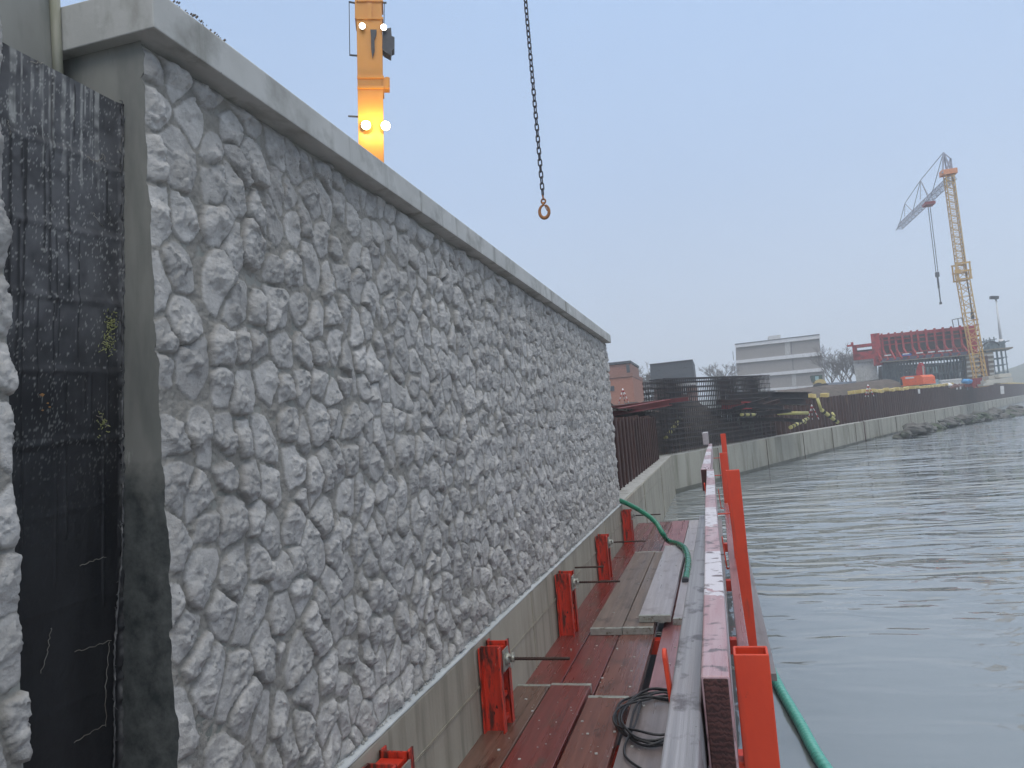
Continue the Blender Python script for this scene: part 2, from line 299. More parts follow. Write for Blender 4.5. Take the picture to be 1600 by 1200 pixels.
def vn(u, v, s, o=0):                       # value noise, s = cells per metre
    x = u * s + 37.7 * (o + 1); y = v * s + 91.3 * (o + 1)
    xi = np.floor(x).astype(int); yi = np.floor(y).astype(int); fx = x - xi; fy = y - yi
    fx = fx * fx * (3 - 2 * fx); fy = fy * fy * (3 - 2 * fy)
    a = _T[xi % 512, yi % 512]; b = _T[(xi + 1) % 512, yi % 512]; c = _T[xi % 512, (yi + 1) % 512]; d = _T[(xi + 1) % 512, (yi + 1) % 512]
    return (a * (1 - fx) + b * fx) * (1 - fy) + (c * (1 - fx) + d * fx) * fy - .5
def fbm(u, v, s, o=0, n=4, g=.5):
    r = 0; a = 1
    for k in range(n): r = r + a * vn(u, v, s * 2 ** k, o + k); a *= g
    return r
def smooth(a, b, x): t = np.clip((x - a) / (b - a), 0, 1); return t * t * (3 - 2 * t)

# ------------------------------------------------------------------ stone relief
CW, CH = .103, .131
def stone_relief(U, Vv, seed):
    """rubble facing height (m) over the mortar plane, stone mask and tone"""
    rs = np.random.RandomState(seed); N = 256
    jx = rs.rand(N, N); jy = rs.rand(N, N); wt = rs.rand(N, N); ang = rs.rand(N, N); el = rs.rand(N, N)
    K = 7; pa = rs.rand(N, N, K); ps = rs.rand(N, N, K); ph = rs.rand(N, N, K); hh = rs.rand(N, N); tn = rs.rand(N, N)
    u = U + .014 * fbm(U, Vv, 13, 3, 3); v = Vv + .014 * fbm(U, Vv, 13, 9, 3)
    gi = np.floor(u / CW).astype(int); gj = np.floor(v / CH).astype(int)
    d1 = np.full(u.shape, 9.); d2 = np.full(u.shape, 9.); i1 = np.zeros(u.shape, int); j1 = np.zeros(u.shape, int); cu = np.zeros(u.shape); cv = np.zeros(u.shape)
    for di in (-2, -1, 0, 1, 2):
        for dj in (-2, -1, 0, 1, 2):
            a = (gi + di) % N; b = (gj + dj) % N
            px = (gi + di + .5 * (dj % 2 == 99) + .10 + .80 * jx[a, b]) * CW; py = (gj + dj + .10 + .80 * jy[a, b]) * CH
            dx = (u - px); dy = (v - py); t = (ang[a, b] - .5) * 1.7
            rx = dx * np.cos(t) + dy * np.sin(t); ry = -dx * np.sin(t) + dy * np.cos(t)
            e = 1.0 + .40 * el[a, b]
            d = np.sqrt((rx / CW * (1 + .10 * el[a, b])) ** 2 + (ry / CH * 1.12 / e) ** 2) - .16 * wt[a, b]
            n1 = d < d1
            d2 = np.where(n1, d1, np.minimum(d2, d)); i1 = np.where(n1, a, i1); j1 = np.where(n1, b, j1)
            cu = np.where(n1, px, cu); cv = np.where(n1, py, cv); d1 = np.where(n1, d, d1)
    e = (d2 - d1)
    gap = .125 + .20 * vn(U, Vv, 6, 21) + .07 * fbm(U, Vv, 30, 5, 3)
    own = (.60 + .10 * vn(U, Vv, 7, 25) + .05 * fbm(U, Vv, 34, 27, 3) - d1) * 1.15
    ee = np.minimum(e - gap * .8, own)
    mask = smooth(0, .05, ee); shoulder = smooth(-.02, .30, ee)
    h = np.full(u.shape, 1.)
    dx = u - cu; dy = v - cv
    for k in range(K):
        t = pa[i1, j1, k] * 2 * math.pi; sl = .03 + .52 * ps[i1, j1, k] ** 1.8
        h = np.minimum(h, (.0165 + .010 * ph[i1, j1, k] + .009 * hh[i1, j1]) + sl * (dx * np.cos(t) + dy * np.sin(t)))
    # a few broken-off chips (steps)
    chip = smooth(.05, .075, fbm(U, Vv, 15, 31, 3)) * .006
    h = h - chip
    rg = 1 - np.abs(fbm(U, Vv, 26, 41, 4, .55)) * 4
    h = h + .0030 * fbm(U, Vv, 44, 51, 5, .72) * 2 + .0012 * rg - .003 * smooth(.03, .11, np.abs(fbm(U, Vv, 24, 33, 4, .6)))
    h = 1.16 * np.clip(h, .006, .034) * (.74 + .26 * shoulder)
    mort = .0035 * fbm(U, Vv, 45, 61, 5, .66) * 2 + .007 * fbm(U, Vv, 9, 71, 2)
    ed_ = .35 + .65 * smooth(0, .03, np.abs(U - 1.468))      # the form liner runs out at the panel end
    H = mort * (1 - mask * .8) + mask * h * ed_
    return H, mask, tn[i1, j1]
def stone_mat():
    m = bpy.data.materials.new('rubble_stone'); m.use_nodes = True; t = m.node_tree; t.nodes.clear(); l = t.links.new
    o = nn(t, 'ShaderNodeOutputMaterial'); p = nn(t, 'ShaderNodeBsdfPrincipled'); l(p.outputs[0], o.inputs[0])
    g = nn(t, 'ShaderNodeTexCoord'); a = nn(t, 'ShaderNodeAttribute', attribute_name='stone'); b = nn(t, 'ShaderNodeAttribute', attribute_name='tone')
    def noise(s, d=6):
        n = nn(t, 'ShaderNodeTexNoise', inp={'Scale': s, 'Detail': d, 'Roughness': .65}); l(g.outputs['Object'], n.inputs['Vector']); return n.outputs[0]
    c = nn(t, 'ShaderNodeMixRGB'); c.inputs[1].default_value = (.38, .37, .355, 1); c.inputs[2].default_value = (.60, .585, .565, 1)
    r = nn(t, 'ShaderNodeMapRange', inp={'From Min': .3, 'From Max': .7}); l(noise(22), r.inputs[0]); l(r.outputs[0], c.inputs[0])
    c2 = nn(t, 'ShaderNodeMixRGB', blend_type='MULTIPLY'); c2.inputs['Fac'].default_value = 1; l(c.outputs[0], c2.inputs[1])
    r2 = nn(t, 'ShaderNodeMapRange', inp={'To Min': .84, 'To Max': 1.08}); l(b.outputs['Fac'], r2.inputs[0])
    cb = nn(t, 'ShaderNodeCombineXYZ')
    for k in range(3): l(r2.outputs[0], cb.inputs[k])
    l(cb.outputs[0], c2.inputs[2])
    big = nn(t, 'ShaderNodeMapRange', inp={'From Min': .35, 'From Max': .62, 'To Min': .78, 'To Max': 1.0}); l(noise(1.6, 5), big.inputs[0])
    cb2 = nn(t, 'ShaderNodeCombineXYZ'); c3 = nn(t, 'ShaderNodeMixRGB', blend_type='MULTIPLY'); c3.inputs['Fac'].default_value = 1
    for k in range(3): l(big.outputs[0], cb2.inputs[k])
    l(c2.outputs[0], c3.inputs[1]); l(cb2.outputs[0], c3.inputs[2]); c2 = c3
    mo = nn(t, 'ShaderNodeMixRGB'); l(a.outputs['Fac'], mo.inputs[0]); l(c2.outputs[0], mo.inputs[2])
    mm = nn(t, 'ShaderNodeMixRGB'); mm.inputs[1].default_value = (.22, .21, .19, 1); mm.inputs[2].default_value = (.35, .335, .305, 1); l(noise(14), mm.inputs[0]); l(mm.outputs[0], mo.inputs[1])
    sp_ = nn(t, 'ShaderNodeMapRange', inp={'From Min': .70, 'From Max': .74}); l(noise(150, 3), sp_.inputs[0])
    mk = nn(t, 'ShaderNodeMixRGB'); mk.inputs[2].default_value = (.10, .09, .09, 1); l(sp_.outputs[0], mk.inputs[0]); l(mo.outputs[0], mk.inputs[1])
    l(mk.outputs[0], p.inputs['Base Color']); p.inputs['Roughness'].default_value = .78; p.inputs['Specular IOR Level'].default_value = .35
    bp = nn(t, 'ShaderNodeBump', inp={'Strength': 1.0, 'Distance': .007}); l(noise(75, 10), bp.inputs['Height'])
    b2 = nn(t, 'ShaderNodeBump', inp={'Strength': .45, 'Distance': .006}); l(noise(38, 6), b2.inputs['Height']); l(bp.outputs[0], b2.inputs['Normal']); l(b2.outputs[0], p.inputs['Normal'])
    return m
M['stone'] = stone_mat()
def facing(us, z0, z1, nv, seed, parent, xb=-1.268, name='stone_facing', zt=None, endfix=None):
    vs = np.linspace(z0, z1, nv)
    U, Vv = np.meshgrid(us, vs, indexing='ij'); H, mk, tn = stone_relief(U, Vv, seed)
    # ragged upper rim and end
    if zt is not None:
        tp = smooth(zt - .002, zt - .03, Vv + .035 * fbm(U, Vv * 0, 9, 81, 3)); H = H * tp - .006 * (1 - tp)
        bt = smooth(z0, z0 + .02, Vv); H = H * (.35 + .65 * bt)
    X = xb + H
    if endfix: X = endfix(X, U, Vv)
    V = np.stack([X, U, Vv], -1).reshape(-1, 3)
    return np_mesh(name, V, quads(len(us), nv), M['stone'], parent, True, {'stone': mk.ravel(), 'tone': tn.ravel()})

YA, YB = 1.472, 9.45
us = [YA]
while us[-1] < YB:
    y = us[-1]; us.append(y + (.0032 if y < 2.4 else .005 if y < 4 else .0075 if y < 6 else .010))
us = np.array(us)
wall = thing('stone_wall', 'long rubble-stone faced quay wall under a concrete coping, running into the distance', 'wall', (0, 0, 0))
facing(us, -1.016, 1.03, 460, 5, wall, zt=1.03)
b = MB()      # smooth reveal (end of the precast panel) and body
b.box(-1.49, -1.272, YA + .006, YB, -1.018, 1.026)
b.build('panel_body', M['concrete_smooth'], wall)
# margin strip on the panel end, follows the ragged stones
nz = 200; zs = np.linspace(-1.016, 1.028, nz)
H, _, _ = stone_relief(np.full(nz, YA), zs, 5)
b = MB()
for i in range(nz): b.v += [(-1.268 + float(H[i]) + .0, YA, float(zs[i])), (-1.51, YA - .001, float(zs[i]))]
for i in range(nz - 1): b.f.append((2 * i, 2 * i + 1, 2 * i + 3, 2 * i + 2))
pe = b.build('panel_end', M['concrete_smooth'], wall, fix=False)
# coping: chamfered beam, underside and small chips
b = MB(); X0, X1, Z0, Z1 = -1.195, -1.62, 1.028, 1.136
prof = [(X0, Z0), (X0, Z1 - .008), (X0 - .008, Z1), (X1, Z1 + .01), (X1, Z0)]
b.box(X1, -1.285, YA + .001, YB, .88, Z0 - .002)
segs = [(1.437, 5.36), (5.366, YB + .03)]
for (ya, yb) in segs:
    b.prism([(x, ya, z) for x, z in prof], (0, yb - ya, 0))
b.build('coping', M['concrete_pale'], wall, bevel=.003)
b = MB()
for i in range(34):
    y = 1.50 + (i % 12) * .012 + rnd.random() * .12; r = rnd.uniform(.001, .0035)
    x = X0 - rnd.random() * .02
    b.bar((x - r, y, Z1 + .002), (x + r, y + r * .5, Z1 + .004 + r), r * 1.5, r)
b.build('mortar_crumb', M['dirt_crumbs'], wall)

# neighbouring panel at the left edge of the picture
wl = thing('stone_wall', 'second rubble-stone panel at the left edge, left of the black tarred joint', 'wall', (0, 0, 0))
us2 = np.arange(.25, 1.0915, .004)
def edge(X, U, Vv): return np.where(U > 1.083, X - .01 * (U - 1.083) / .008, X)
facing(us2, -1.016, .94, 440, 23, wl, zt=2.0, endfix=edge)
MB().box(-1.50, -1.270, .2, 1.088, -1.018, .935).build('panel_body', M['concrete_smooth'], wl)

# tarred recess between the two panels: battered, lapped coats with runs
nu, nv = 220, 520
ys = np.linspace(1.0, YA - .0005, nu); zs = np.linspace(-1.3, .878, nv); U, Vv = np.meshgrid(ys, zs, indexing='ij')
Xb = -1.330 - .060 * (0.86 - Vv)
for k, zc in enumerate((.70, .525, .37, .21, .055, -.10, -.30, -.52, -.75)):
    wob = zc + .010 * fbm(U, U * 0, 9, 5 + k, 3) + .04 * (U - 1.2)
    Xb = Xb + .0035 * smooth(.014, 0, np.abs(Vv - wob)) * (1 if k < 5 else .35)
rs = np.random.RandomState(4)
runs = np.zeros_like(U)
for k in range(46):
    y0 = rs.uniform(1.05, 1.43); zt = rs.choice([.87, .70, .525, .37, .21, .055]); ln = rs.uniform(.08, .38); wd = rs.uniform(.0012, .0035)
    c = y0 + .003 * fbm(Vv, Vv * 0 + k, 14, k, 2)
    runs = np.maximum(runs, smooth(wd * 1.8, wd * .4, np.abs(U - c)) * smooth(zt - ln - .01, zt - ln, Vv) * smooth(zt + .004, zt - .01, Vv))
Xb = Xb + .0022 * runs + .0012 * fbm(U, Vv, 60, 3, 4) + .004 * fbm(U, Vv, 6, 7, 3) + .006 * smooth(YA - .014, YA, U) * (1 + 2 * fbm(U, Vv, 50, 13, 3))
spk = smooth(.42, .47, fbm(U, Vv, 210, 17, 4, .7) + .28 * fbm(U, Vv, 9, 57, 3)) * smooth(-.25, .5, Vv)
def bit_mat():
    m = mat('bitumen', (.008, .008, .009), (.018, .018, .020), (12, 12, 5), (.42, .7), bsc=(120, 120, 120), bump=.35, bdist=.003, stain=(.005, .006, .008), ssc=(5, 5, 2), sth=(.5, .66), spec=.35); t = m.node_tree; l = t.links.new
    p = [n for n in t.nodes if n.type == 'BSDF_PRINCIPLED'][0]; src = p.inputs['Base Color'].links[0].from_socket
    a = nn(t, 'ShaderNodeAttribute', attribute_name='speck'); d = nn(t, 'ShaderNodeAttribute', attribute_name='dust_sheen')
    m1 = nn(t, 'ShaderNodeMixRGB'); m1.inputs[2].default_value = (.105, .105, .11, 1); l(d.outputs['Fac'], m1.inputs[0]); l(src, m1.inputs[1])
    m2 = nn(t, 'ShaderNodeMixRGB'); m2.inputs[2].default_value = (.36, .36, .34, 1); l(a.outputs['Fac'], m2.inputs[0]); l(m1.outputs[0], m2.inputs[1])
    l(m2.outputs[0], p.inputs['Base Color']); return m
M['bitumen'] = bit_mat()
def stained(name):
    m = mat(name, (.20, .20, .185), (.27, .27, .245), (7, 7, 3), (.35, .7), bsc=(90, 90, 90), bump=.2, bdist=.002, stain=(.13, .14, .13), ssc=(7, 7, 1.5), sth=(.45, .7), streak=[((.36, .36, .33), (30, 30, 9), (.68, .74))]); t = m.node_tree; l = t.links.new
    p = [n for n in t.nodes if n.type == 'BSDF_PRINCIPLED'][0]; src = p.inputs['Base Color'].links[0].from_socket; g = nn(t, 'ShaderNodeTexCoord'); sx = nn(t, 'ShaderNodeSeparateXYZ'); l(g.outputs['Object'], sx.inputs[0])
    n = nn(t, 'ShaderNodeTexNoise', inp={'Scale': 9.0, 'Detail': 6.0}); l(g.outputs['Object'], n.inputs['Vector'])
    a = nn(t, 'ShaderNodeMath', operation='MULTIPLY_ADD', inp={1: .34}); l(n.outputs[0], a.inputs[0]); l(sx.outputs['Z'], a.inputs[2])
    q = nn(t, 'ShaderNodeMapRange', inp={'From Min': .17, 'From Max': .08}); l(a.outputs[0], q.inputs[0])      # old tar and algae stain on the foot of the reveal
    m2 = nn(t, 'ShaderNodeMixRGB'); l(q.outputs[0], m2.inputs[0]); l(src, m2.inputs[1])
    m3 = nn(t, 'ShaderNodeMixRGB'); m3.inputs[1].default_value = (.04, .046, .046, 1); m3.inputs[2].default_value = (.135, .143, .138, 1); nb_ = nn(t, 'ShaderNodeTexNoise', inp={'Scale': 17.0, 'Detail': 8.0, 'Roughness': .7}); l(g.outputs['Object'], nb_.inputs['Vector']); rb_ = nn(t, 'ShaderNodeMapRange', inp={'From Min': .36, 'From Max': .68}); l(nb_.outputs[0], rb_.inputs[0]); l(rb_.outputs[0], m3.inputs[0]); l(m3.outputs[0], m2.inputs[2]); l(m2.outputs[0], p.inputs['Base Color']); return m
M['stained'] = stained('stained_concrete'); pe.data.materials[0] = M['stained']
dust_sheen = np.clip(1.15 * smooth(-.05, .62, Vv + .12 * fbm(U, Vv, 6, 19, 4) * 2) * (.75 + .7 * fbm(U, Vv, 26, 23, 4)) * (1 - .8 * runs), 0, 1)  # grey of dust plus the wet coat's sky sheen, painted towards the top
# a few pale lime runs near the top
pale = np.zeros_like(U)
for k in range(22):
    y0 = rs.uniform(1.17, 1.41); ln = rs.uniform(.05, .24); wd = rs.uniform(.0015, .006) * (1 if k > 5 else 1.4)
    c = y0 + .003 * fbm(Vv, Vv * 0 + k, 14, k + 60, 2)
    pale = np.maximum(pale, smooth(wd, wd * .4, np.abs(U - c)) * smooth(.86 - ln, .88 - ln, Vv) * (.5 + 1.2 * vn(U, Vv, 60, 5)))
edge_l = smooth(YA - .012, YA - .004, U) * (.35 + 1.6 * fbm(U, Vv, 34, 29, 3))
speck = np.clip(spk * .7 + pale * .85 + edge_l * .28, 0, 1)
tar = thing('tarred_joint', 'recessed joint strip coated in black bitumen between the two stone panels', 'waterproofing', (0, 0, 0))
np_mesh('bitumen_coat', np.stack([Xb, U, Vv], -1).reshape(-1, 3), quads(nu, nv), M['bitumen'], tar, True, {'speck': speck.ravel(), 'dust_sheen': dust_sheen.ravel()})
b = MB()     # ragged top lip of the coat
top = Xb[:, -1]
for i in range(nu): b.v += [(float(top[i]), float(ys[i]), .878), (-1.50, float(ys[i]), .878 + .004 * math.sin(i * .7))]
for i in range(nu - 1): b.f.append((2 * i, 2 * i + 2, 2 * i + 3, 2 * i + 1))
b.build('top_lip', M['bitumen_joint'], tar)
MB().box(-1.52, -1.478, .9, YA - .01, -1.3, .872).build('backing', M['concrete_smooth'], tar)
# upper concrete above the joint
up = thing('parapet_wall', 'smooth grey concrete parapet face above the black joint, top left corner', 'wall', (0, 0, 0))
MB().box(-1.66, -1.482, .2, 1.436, .86, 1.30).build('wall_face', M['concrete_smooth'], up)
MB().tube([(-1.474, 1.428, .86), (-1.474, 1.428, 1.16)], .012, 12).build('joint_sealant', mat('sealant', (.17, .18, .12), (.24, .24, .19), (20, 20, 6), (.4, .6)), up)

def ontar_(px, py, lift=.003):
    v = D(px, py); X = -1.35
    for _ in range(6): P = v * (X / v[0]); X = -1.330 - .060 * (.86 - P[2]) + lift
    return Vector(v * (X / v[0]))
def crv(P, n=10):
    P = [P[0]] + list(P) + [P[-1]]; out = []
    for i in range(1, len(P) - 2):
        for k in range(n):
            t = k / n; a, b_, c, d = P[i - 1], P[i], P[i + 1], P[i + 2]
            out.append(.5 * ((2 * b_) + (c - a) * t + (2 * a - 5 * b_ + 4 * c - d) * t * t + (3 * b_ - 3 * c + d - a) * t ** 3))
    return out + [P[-1]]
# torn lip of the membrane along the reveal
b = MB(); seg_ = []
for i in range(150):
    py = 158 + i * 7; px = 191.5 - (max(0, py - 850) * .075 if py < 1010 else 12 + (py - 1010) * .006) + rnd.uniform(-1.2, 1.2)
    seg_.append(ontar_(px, py, .004 + rnd.uniform(0, .004)))
b.tube(seg_, [.0012 + .0022 * rnd.random() for _ in seg_], 5)
for i in range(70):
    p = seg_[rnd.randrange(len(seg_))]; b.bar(p, p + Vector((rnd.uniform(0, .006), rnd.uniform(-.012, .003), rnd.uniform(-.02, .02))), .0025, .0008)
b.build('torn_edge', mat('torn_edge', (.02, .02, .022), (.17, .17, .17), (70, 70, 30), (.4, .7)), tar)
# bits of tie wire, moss and a leaf caught on the tar
def onx(px, py, X): v = D(px, py); return Vector(v * (X / v[0]))
def ontar(px, py, lift=.003):
    v = D(px, py); X = -1.35
    for _ in range(6): P = v * (X / v[0]); X = -1.330 - .060 * (.86 - P[2]) + lift
    return Vector(v * (X / v[0]))
wires = [([(48, 97), (60, 98), (68, 99)], 'short dark wire end sticking out above the tar at the top left'),
         ([(137, 245), (148, 251), (158, 249), (161, 240), (165, 252)], 'curled pale tie wire on the upper tar'),
         ([(146, 333), (152, 342), (160, 354)], 'straight pale tie wire on the tar, below the curled one'),
         ([(12, 188), (15, 200), (16, 214)], 'short pale wire at the left edge of the tar'),
         ([(150, 650), (158, 652), (164, 660), (166, 666)], 'bent pale straw on the black tar halfway down'),
         ([(64, 1052), (74, 1020), (77, 998), (81, 980)], 'long wavy pale wire on the lower left tar'),
         ([(126, 884), (140, 878), (152, 874), (165, 870)], 'wire tuft at the right side of the tar, above the lowest ones'),
         ([(118, 1018), (140, 1012), (158, 1006), (173, 1000)], 'slanting pale wire near the right edge of the lower tar'),
         ([(117, 1160), (132, 1150), (150, 1140), (164, 1132)], 'lowest slanting pale wire on the tar'),
         ([(166, 1135), (165, 1080), (168, 1040), (171, 1002)], 'long upright strand beside the reveal in the lower tar')]
for pts, lab in wires:
    q = [ontar(x, y, .004 + .004 * math.sin(i * 2.1)) for i, (x, y) in enumerate(pts)]
    q = crv(q, 6); q = [p + Vector((0, .0022 * math.sin(i * 1.9 + len(lab)), .0016 * math.sin(i * 1.3))) for i, p in enumerate(q)]
    o = MB().tube(q, .0008, 5).build('tie_wire', M['wire']); tag(o, lab, 'wire', 'wire scraps stuck to the tarred joint')
for (cx, cy, n_, lab) in ((172, 505, 60, 'yellow-green moss clump on the upper right of the black tar'), (168, 535, 55, 'second moss clump just under the upper one on the tar'), (160, 660, 28, 'small moss tuft low on the black tar')):
    b = MB()
    for i in range(n_):
        p = ontar(cx + rnd.gauss(0, 5), cy + rnd.gauss(0, 9), .003); d = Vector((rnd.uniform(.2, 1), rnd.uniform(-1, 1), rnd.uniform(-1, 1))) * .005
        b.tube([p, p + d * .6, p + d + Vector((0, 0, rnd.uniform(-.002, .002)))], .0011, 4)
    tag(b.build('moss_clump', M['moss']), lab, 'moss')
for (cx, cy) in ((65, 617), (74, 630), (66, 641), (77, 636)):
    p = ontar(cx, cy, .004); s = .006 if cy == 617 else .003
    o = MB().prism([p + Vector((0, -s, 0)), p + Vector((.001, 0, s * .6)), p + Vector((0, s * 1.2, s * .2)), p + Vector((.001, .2 * s, -s * .7))], (.0008, 0, 0)).build('dead_leaf', M['leaf'])
    tag(o, 'scrap of brown dead leaf stuck on the black tar', 'leaf', 'dead leaf scraps on the tar')

# ------------------------------------------------------------------ near capping beam (steps in front of the panel foot)
cb_ = thing('capping_beam', 'grey concrete capping beam under the stone wall, red brackets bolted to its face', 'beam', (0, 0, -3))
b = MB(); YE = 21.11
b.hexa([(-1.9, -1.5, -3.2), (-1.23, -1.5, -3.2), (-1.256, YE, -3.2), (-1.9, YE + .45, -3.2), (-1.9, -1.5, -1.028), (-1.23, -1.5, -1.028), (-1.256, YE, -1.028), (-1.9, YE + .45, -1.028)])
b.build('beam_body', M['concrete'], cb_, bevel=.006)
nU = 900; uu = np.linspace(.2, 9.5, nU); b = MB()
for i, y in enumerate(uu):
    j = .004 * float(fbm(np.array(y), np.array(.3), 9, 2, 3)); b.v += [(-1.2335 + j, y, -1.024), (-1.2345 + j, y, -1.018 + j * .3), (-1.275, y, -1.012 + .5 * j)]
for i in range(nU - 1):
    for k in (0, 1): b.f.append((3 * i + k, 3 * i + 3 + k, 3 * i + 4 + k, 3 * i + 1 + k))
b.build('skylit_mortar', M['skylit_mortar'], cb_)
b = MB()
for i in range(520):
    y = .9 + 8.4 * rnd.random() ** 1.6; r = rnd.uniform(.0015, .005); x = -1.262 + rnd.random() * .012
    b.bar((x - r, y, -1.013), (x + r, y + rnd.uniform(-r, r), -1.012 + r), r * 2, r * 1.2)
b.build('mortar_crumb', M['concrete_pale'], cb_)
# formwork line on the beam face
b = MB(); b.box(-1.2326, -1.2292, -1, 20.9, -1.227, -1.224); b.box(-1.2326, -1.2296, -1, 20.9, -1.2345, -1.232)
for y in (4.62, 7.9, 12.4, 16.3): b.box(-1.2450, -1.2309, y, y + .003, -2.2, -1.03)
each(b, 'formwork_seam', M['concrete'], cb_)
b = MB().box(-1.9, -1.27, 9.5, YE - .1, -1.03, -1.02); b.build('top_screed', M['concrete_pale'], cb_)

# ------------------------------------------------------------------ working platform
# brackets: two channels back to back, console, rod, wing nut
def bracket(y, z_top, label, rodlen, w=.045):
    t = thing('wall_bracket', label, 'bracket', (-1.23, y, -1.5), 'red steel platform brackets on the capping beam')
    b = MB(); x0, x1 = -1.227, -1.118
    for s in (0, 1):
        ya = y + s * (w + .045); f = 1 if s else -1
        yb = ya + f * .048
        b.box(x0, x1, min(ya, ya + f * .008), max(ya, ya + f * .008), -2.0, z_top)         # web
        b.box(x0, x0 + .008, min(ya, yb), max(ya, yb), -2.0, z_top); b.box(x1 - .008, x1, min(ya, yb), max(ya, yb), -2.0, z_top)
    b.build('soldier_channel', M['red_worn'], t, bevel=.002)
    b = MB()
    ws = MB().box(x0 + .022, x1 - .030, y - .0022, y - .0004, -1.6, z_top - .012); ws.build('scraped_face', M['scraped'], t)
    sl_ = MB()
    for k in range(9):
        zz = z_top - .05 - k * .055 + rnd.uniform(-.004, .004); sl_.box(x0 + .046, x0 + .058, y - .0032, y - .0020, zz - .018, zz)
    for i_ in range(9): c_ = MB(); c_.v = sl_.v[8 * i_:8 * i_ + 8]; c_.f = [tuple(q - 8 * i_ for q in f) for f in sl_.f[6 * i_:6 * i_ + 6]]; c_.build('slot', M['galv' if rnd.random() < .3 else 'black_paint'], t)
    b = MB()
    for k in range(5): z = z_top - .02 - k * .11; b.box(x0 + .01, x1 - .012, y + .009, y + w + .036, z - .02, z)
    each(b, 'batten_plate', M['red_paint'], t)
    b = MB().bar((-1.222, y + .07, -1.60), (.12, y + .07, -1.60), .08, .10, (0, 0, 1)); b.build('console_beam', M['red_paint'], t, bevel=.003)
    zr = z_top - .075; yr = y + .045
    n = 60; xs = np.linspace(-1.22, -1.10 + rodlen, n)
    b = MB().tube([(x, yr, zr) for x in xs], [.0085 if i % 2 else .0068 for i in range(n)], 10); rd = b.build('threaded_rod', M['steel_dark'], t)
    b = MB().box(x1 + .001, x1 + .008, yr - .045, yr + .045, zr - .05, zr + .05)
    b.tube([(x1 + .008, yr, zr), (x1 + .028, yr, zr)], .034, 14, r1=.020); b.tube([(x1 + .028, yr, zr), (x1 + .05, yr, zr)], .017, 6)
    for a in (0, 120, 240): b.bar((x1 + .034, yr, zr), (x1 + .034, yr + .042 * math.cos(rad(a + 20)), zr + .042 * math.sin(rad(a + 20))), .012, .014)
    b.build('wing_nut', M['galv'], rd)
    return t
bracket(2.30, -1.06, 'nearest red bracket, cut by the lower edge of the picture', .06)
bracket(3.54, -1.045, 'scuffed red bracket with the longest visible threaded rod, second from the camera', .31)
bracket(5.34, -1.06, 'red bracket beside the near end of the plank stack, third from the camera', .33)
bracket(7.22, -1.08, 'dark wet red bracket beside the plank stack, fourth from the camera', .34)
bracket(9.28, -1.09, 'farthest red bracket, under the green hose', .34)
o = MB().tube([(-1.235 + .24 * i / 40, 6.1, -1.165) for i in range(41)], [.008 if i % 2 else .0066 for i in range(41)], 10).build('threaded_rod', M['steel_dark'])
tag(o, 'bare threaded rod sticking out of the beam between two red brackets', 'rod')

MO = {'wood': M}
def plank(x0, x1, y0, y1, ztop, m, label, caps=(True, True), th=.045, tilt=0, grooves=0):
    t = thing('scaffold_plank', label, 'plank', ((x0 + x1) / 2, (y0 + y1) / 2, ztop - th), 'scaffold planks of the working platform')
    n = 24; b = MB(); sg = rnd.uniform(-.002, .002); tw = rnd.uniform(-.0015, .0015)
    ca = .028 if caps[0] else 0; cb2 = .028 if caps[1] else 0
    ya, yb = y0 + ca, y1 - cb2
    for i in range(n + 1):
        y = ya + (yb - ya) * i / n; s = (i / n - .5) * 2; dz = sg * (1 - s * s) + tilt * (y - (y0 + y1) / 2)
        b.v += [(x0, y, ztop - th + dz), (x1, y, ztop - th + dz), (x1, y, ztop + dz + tw * s), (x0, y, ztop + dz - tw * s)]
    for i in range(n):
        for k in range(4): a = 4 * i + k; c = 4 * i + (k + 1) % 4; b.f.append((a, c, c + 4, a + 4))
    b.f.append((0, 1, 2, 3)); b.f.append((4 * n + 3, 4 * n + 2, 4 * n + 1, 4 * n))
    b.build('board', m, t, bevel=.003)
    for fl, ye, d in ((caps[0], y0, 1), (caps[1], y1, -1)):
        if fl:
            zz = tilt * (ye - (y0 + y1) / 2)
            c = MB(); a, e = sorted((ye, ye + d * .03)); c.box(x0 - .002, x1 + .002, a, e, ztop - th - .002 + zz, ztop + .002 + zz); c.build('end_cap', M['galv'], t, bevel=.002)
    return t
G = .004
plank(-1.255, -1.046, .3, 4.18, -1.45, M['wood_brown'], 'near brown plank against the capping beam, crossing the lower edge of the picture')
plank(-1.040, -.815, .3, 4.20, -1.45, M['wood_red'], 'near reddish plank beside the beam-side one, second from the wall')
plank(-.800, -.585, .3, 4.03, -1.455, M['wood_rust'], 'near orange-brown plank, third from the wall, ending just past the cable coil')
plank(-.560, -.345, .3, 4.02, -1.455, M['wood_grey'], 'near greyish plank with the black cable coil lying on it')
plank(-.335, -.125, .3, 4.02, -1.458, M['wood_grey'], 'near plank running under the guard rail beside the cable coil')
plank(-1.25, -1.026, 3.9, 8.35, -1.502, M['wood_red'], 'glossy wet red board at the foot of the capping beam, mid platform', (False, False))
plank(-1.018, -.803, 3.8, 8.3, -1.50, M['wood_red'], 'dark red plank in the middle of the deck, left of two', (False, False))
plank(-.796, -.557, 3.8, 8.3, -1.50, M['wood_rust'], 'rusty brown plank in the middle of the deck, left of the open gap', (False, False))
plank(-.506, -.285, 3.8, 8.3, -1.50, M['wood_pink'], 'pale pinkish wet plank right of the open gap', (False, False))
plank(-.277, -.05, 3.8, 8.3, -1.503, M['wood_grey'], 'grey plank under the guard rail, mid platform', (False, False))
plank(-1.24, -.985, 8.36, 11.1, -1.50, M['wood_red'], 'far red board against the beam at the platform end', (False, False))
plank(-.978, -.750, 8.36, 11.13, -1.50, M['wood_rust'], 'far plank left of the pink one at the platform end', (False, False))
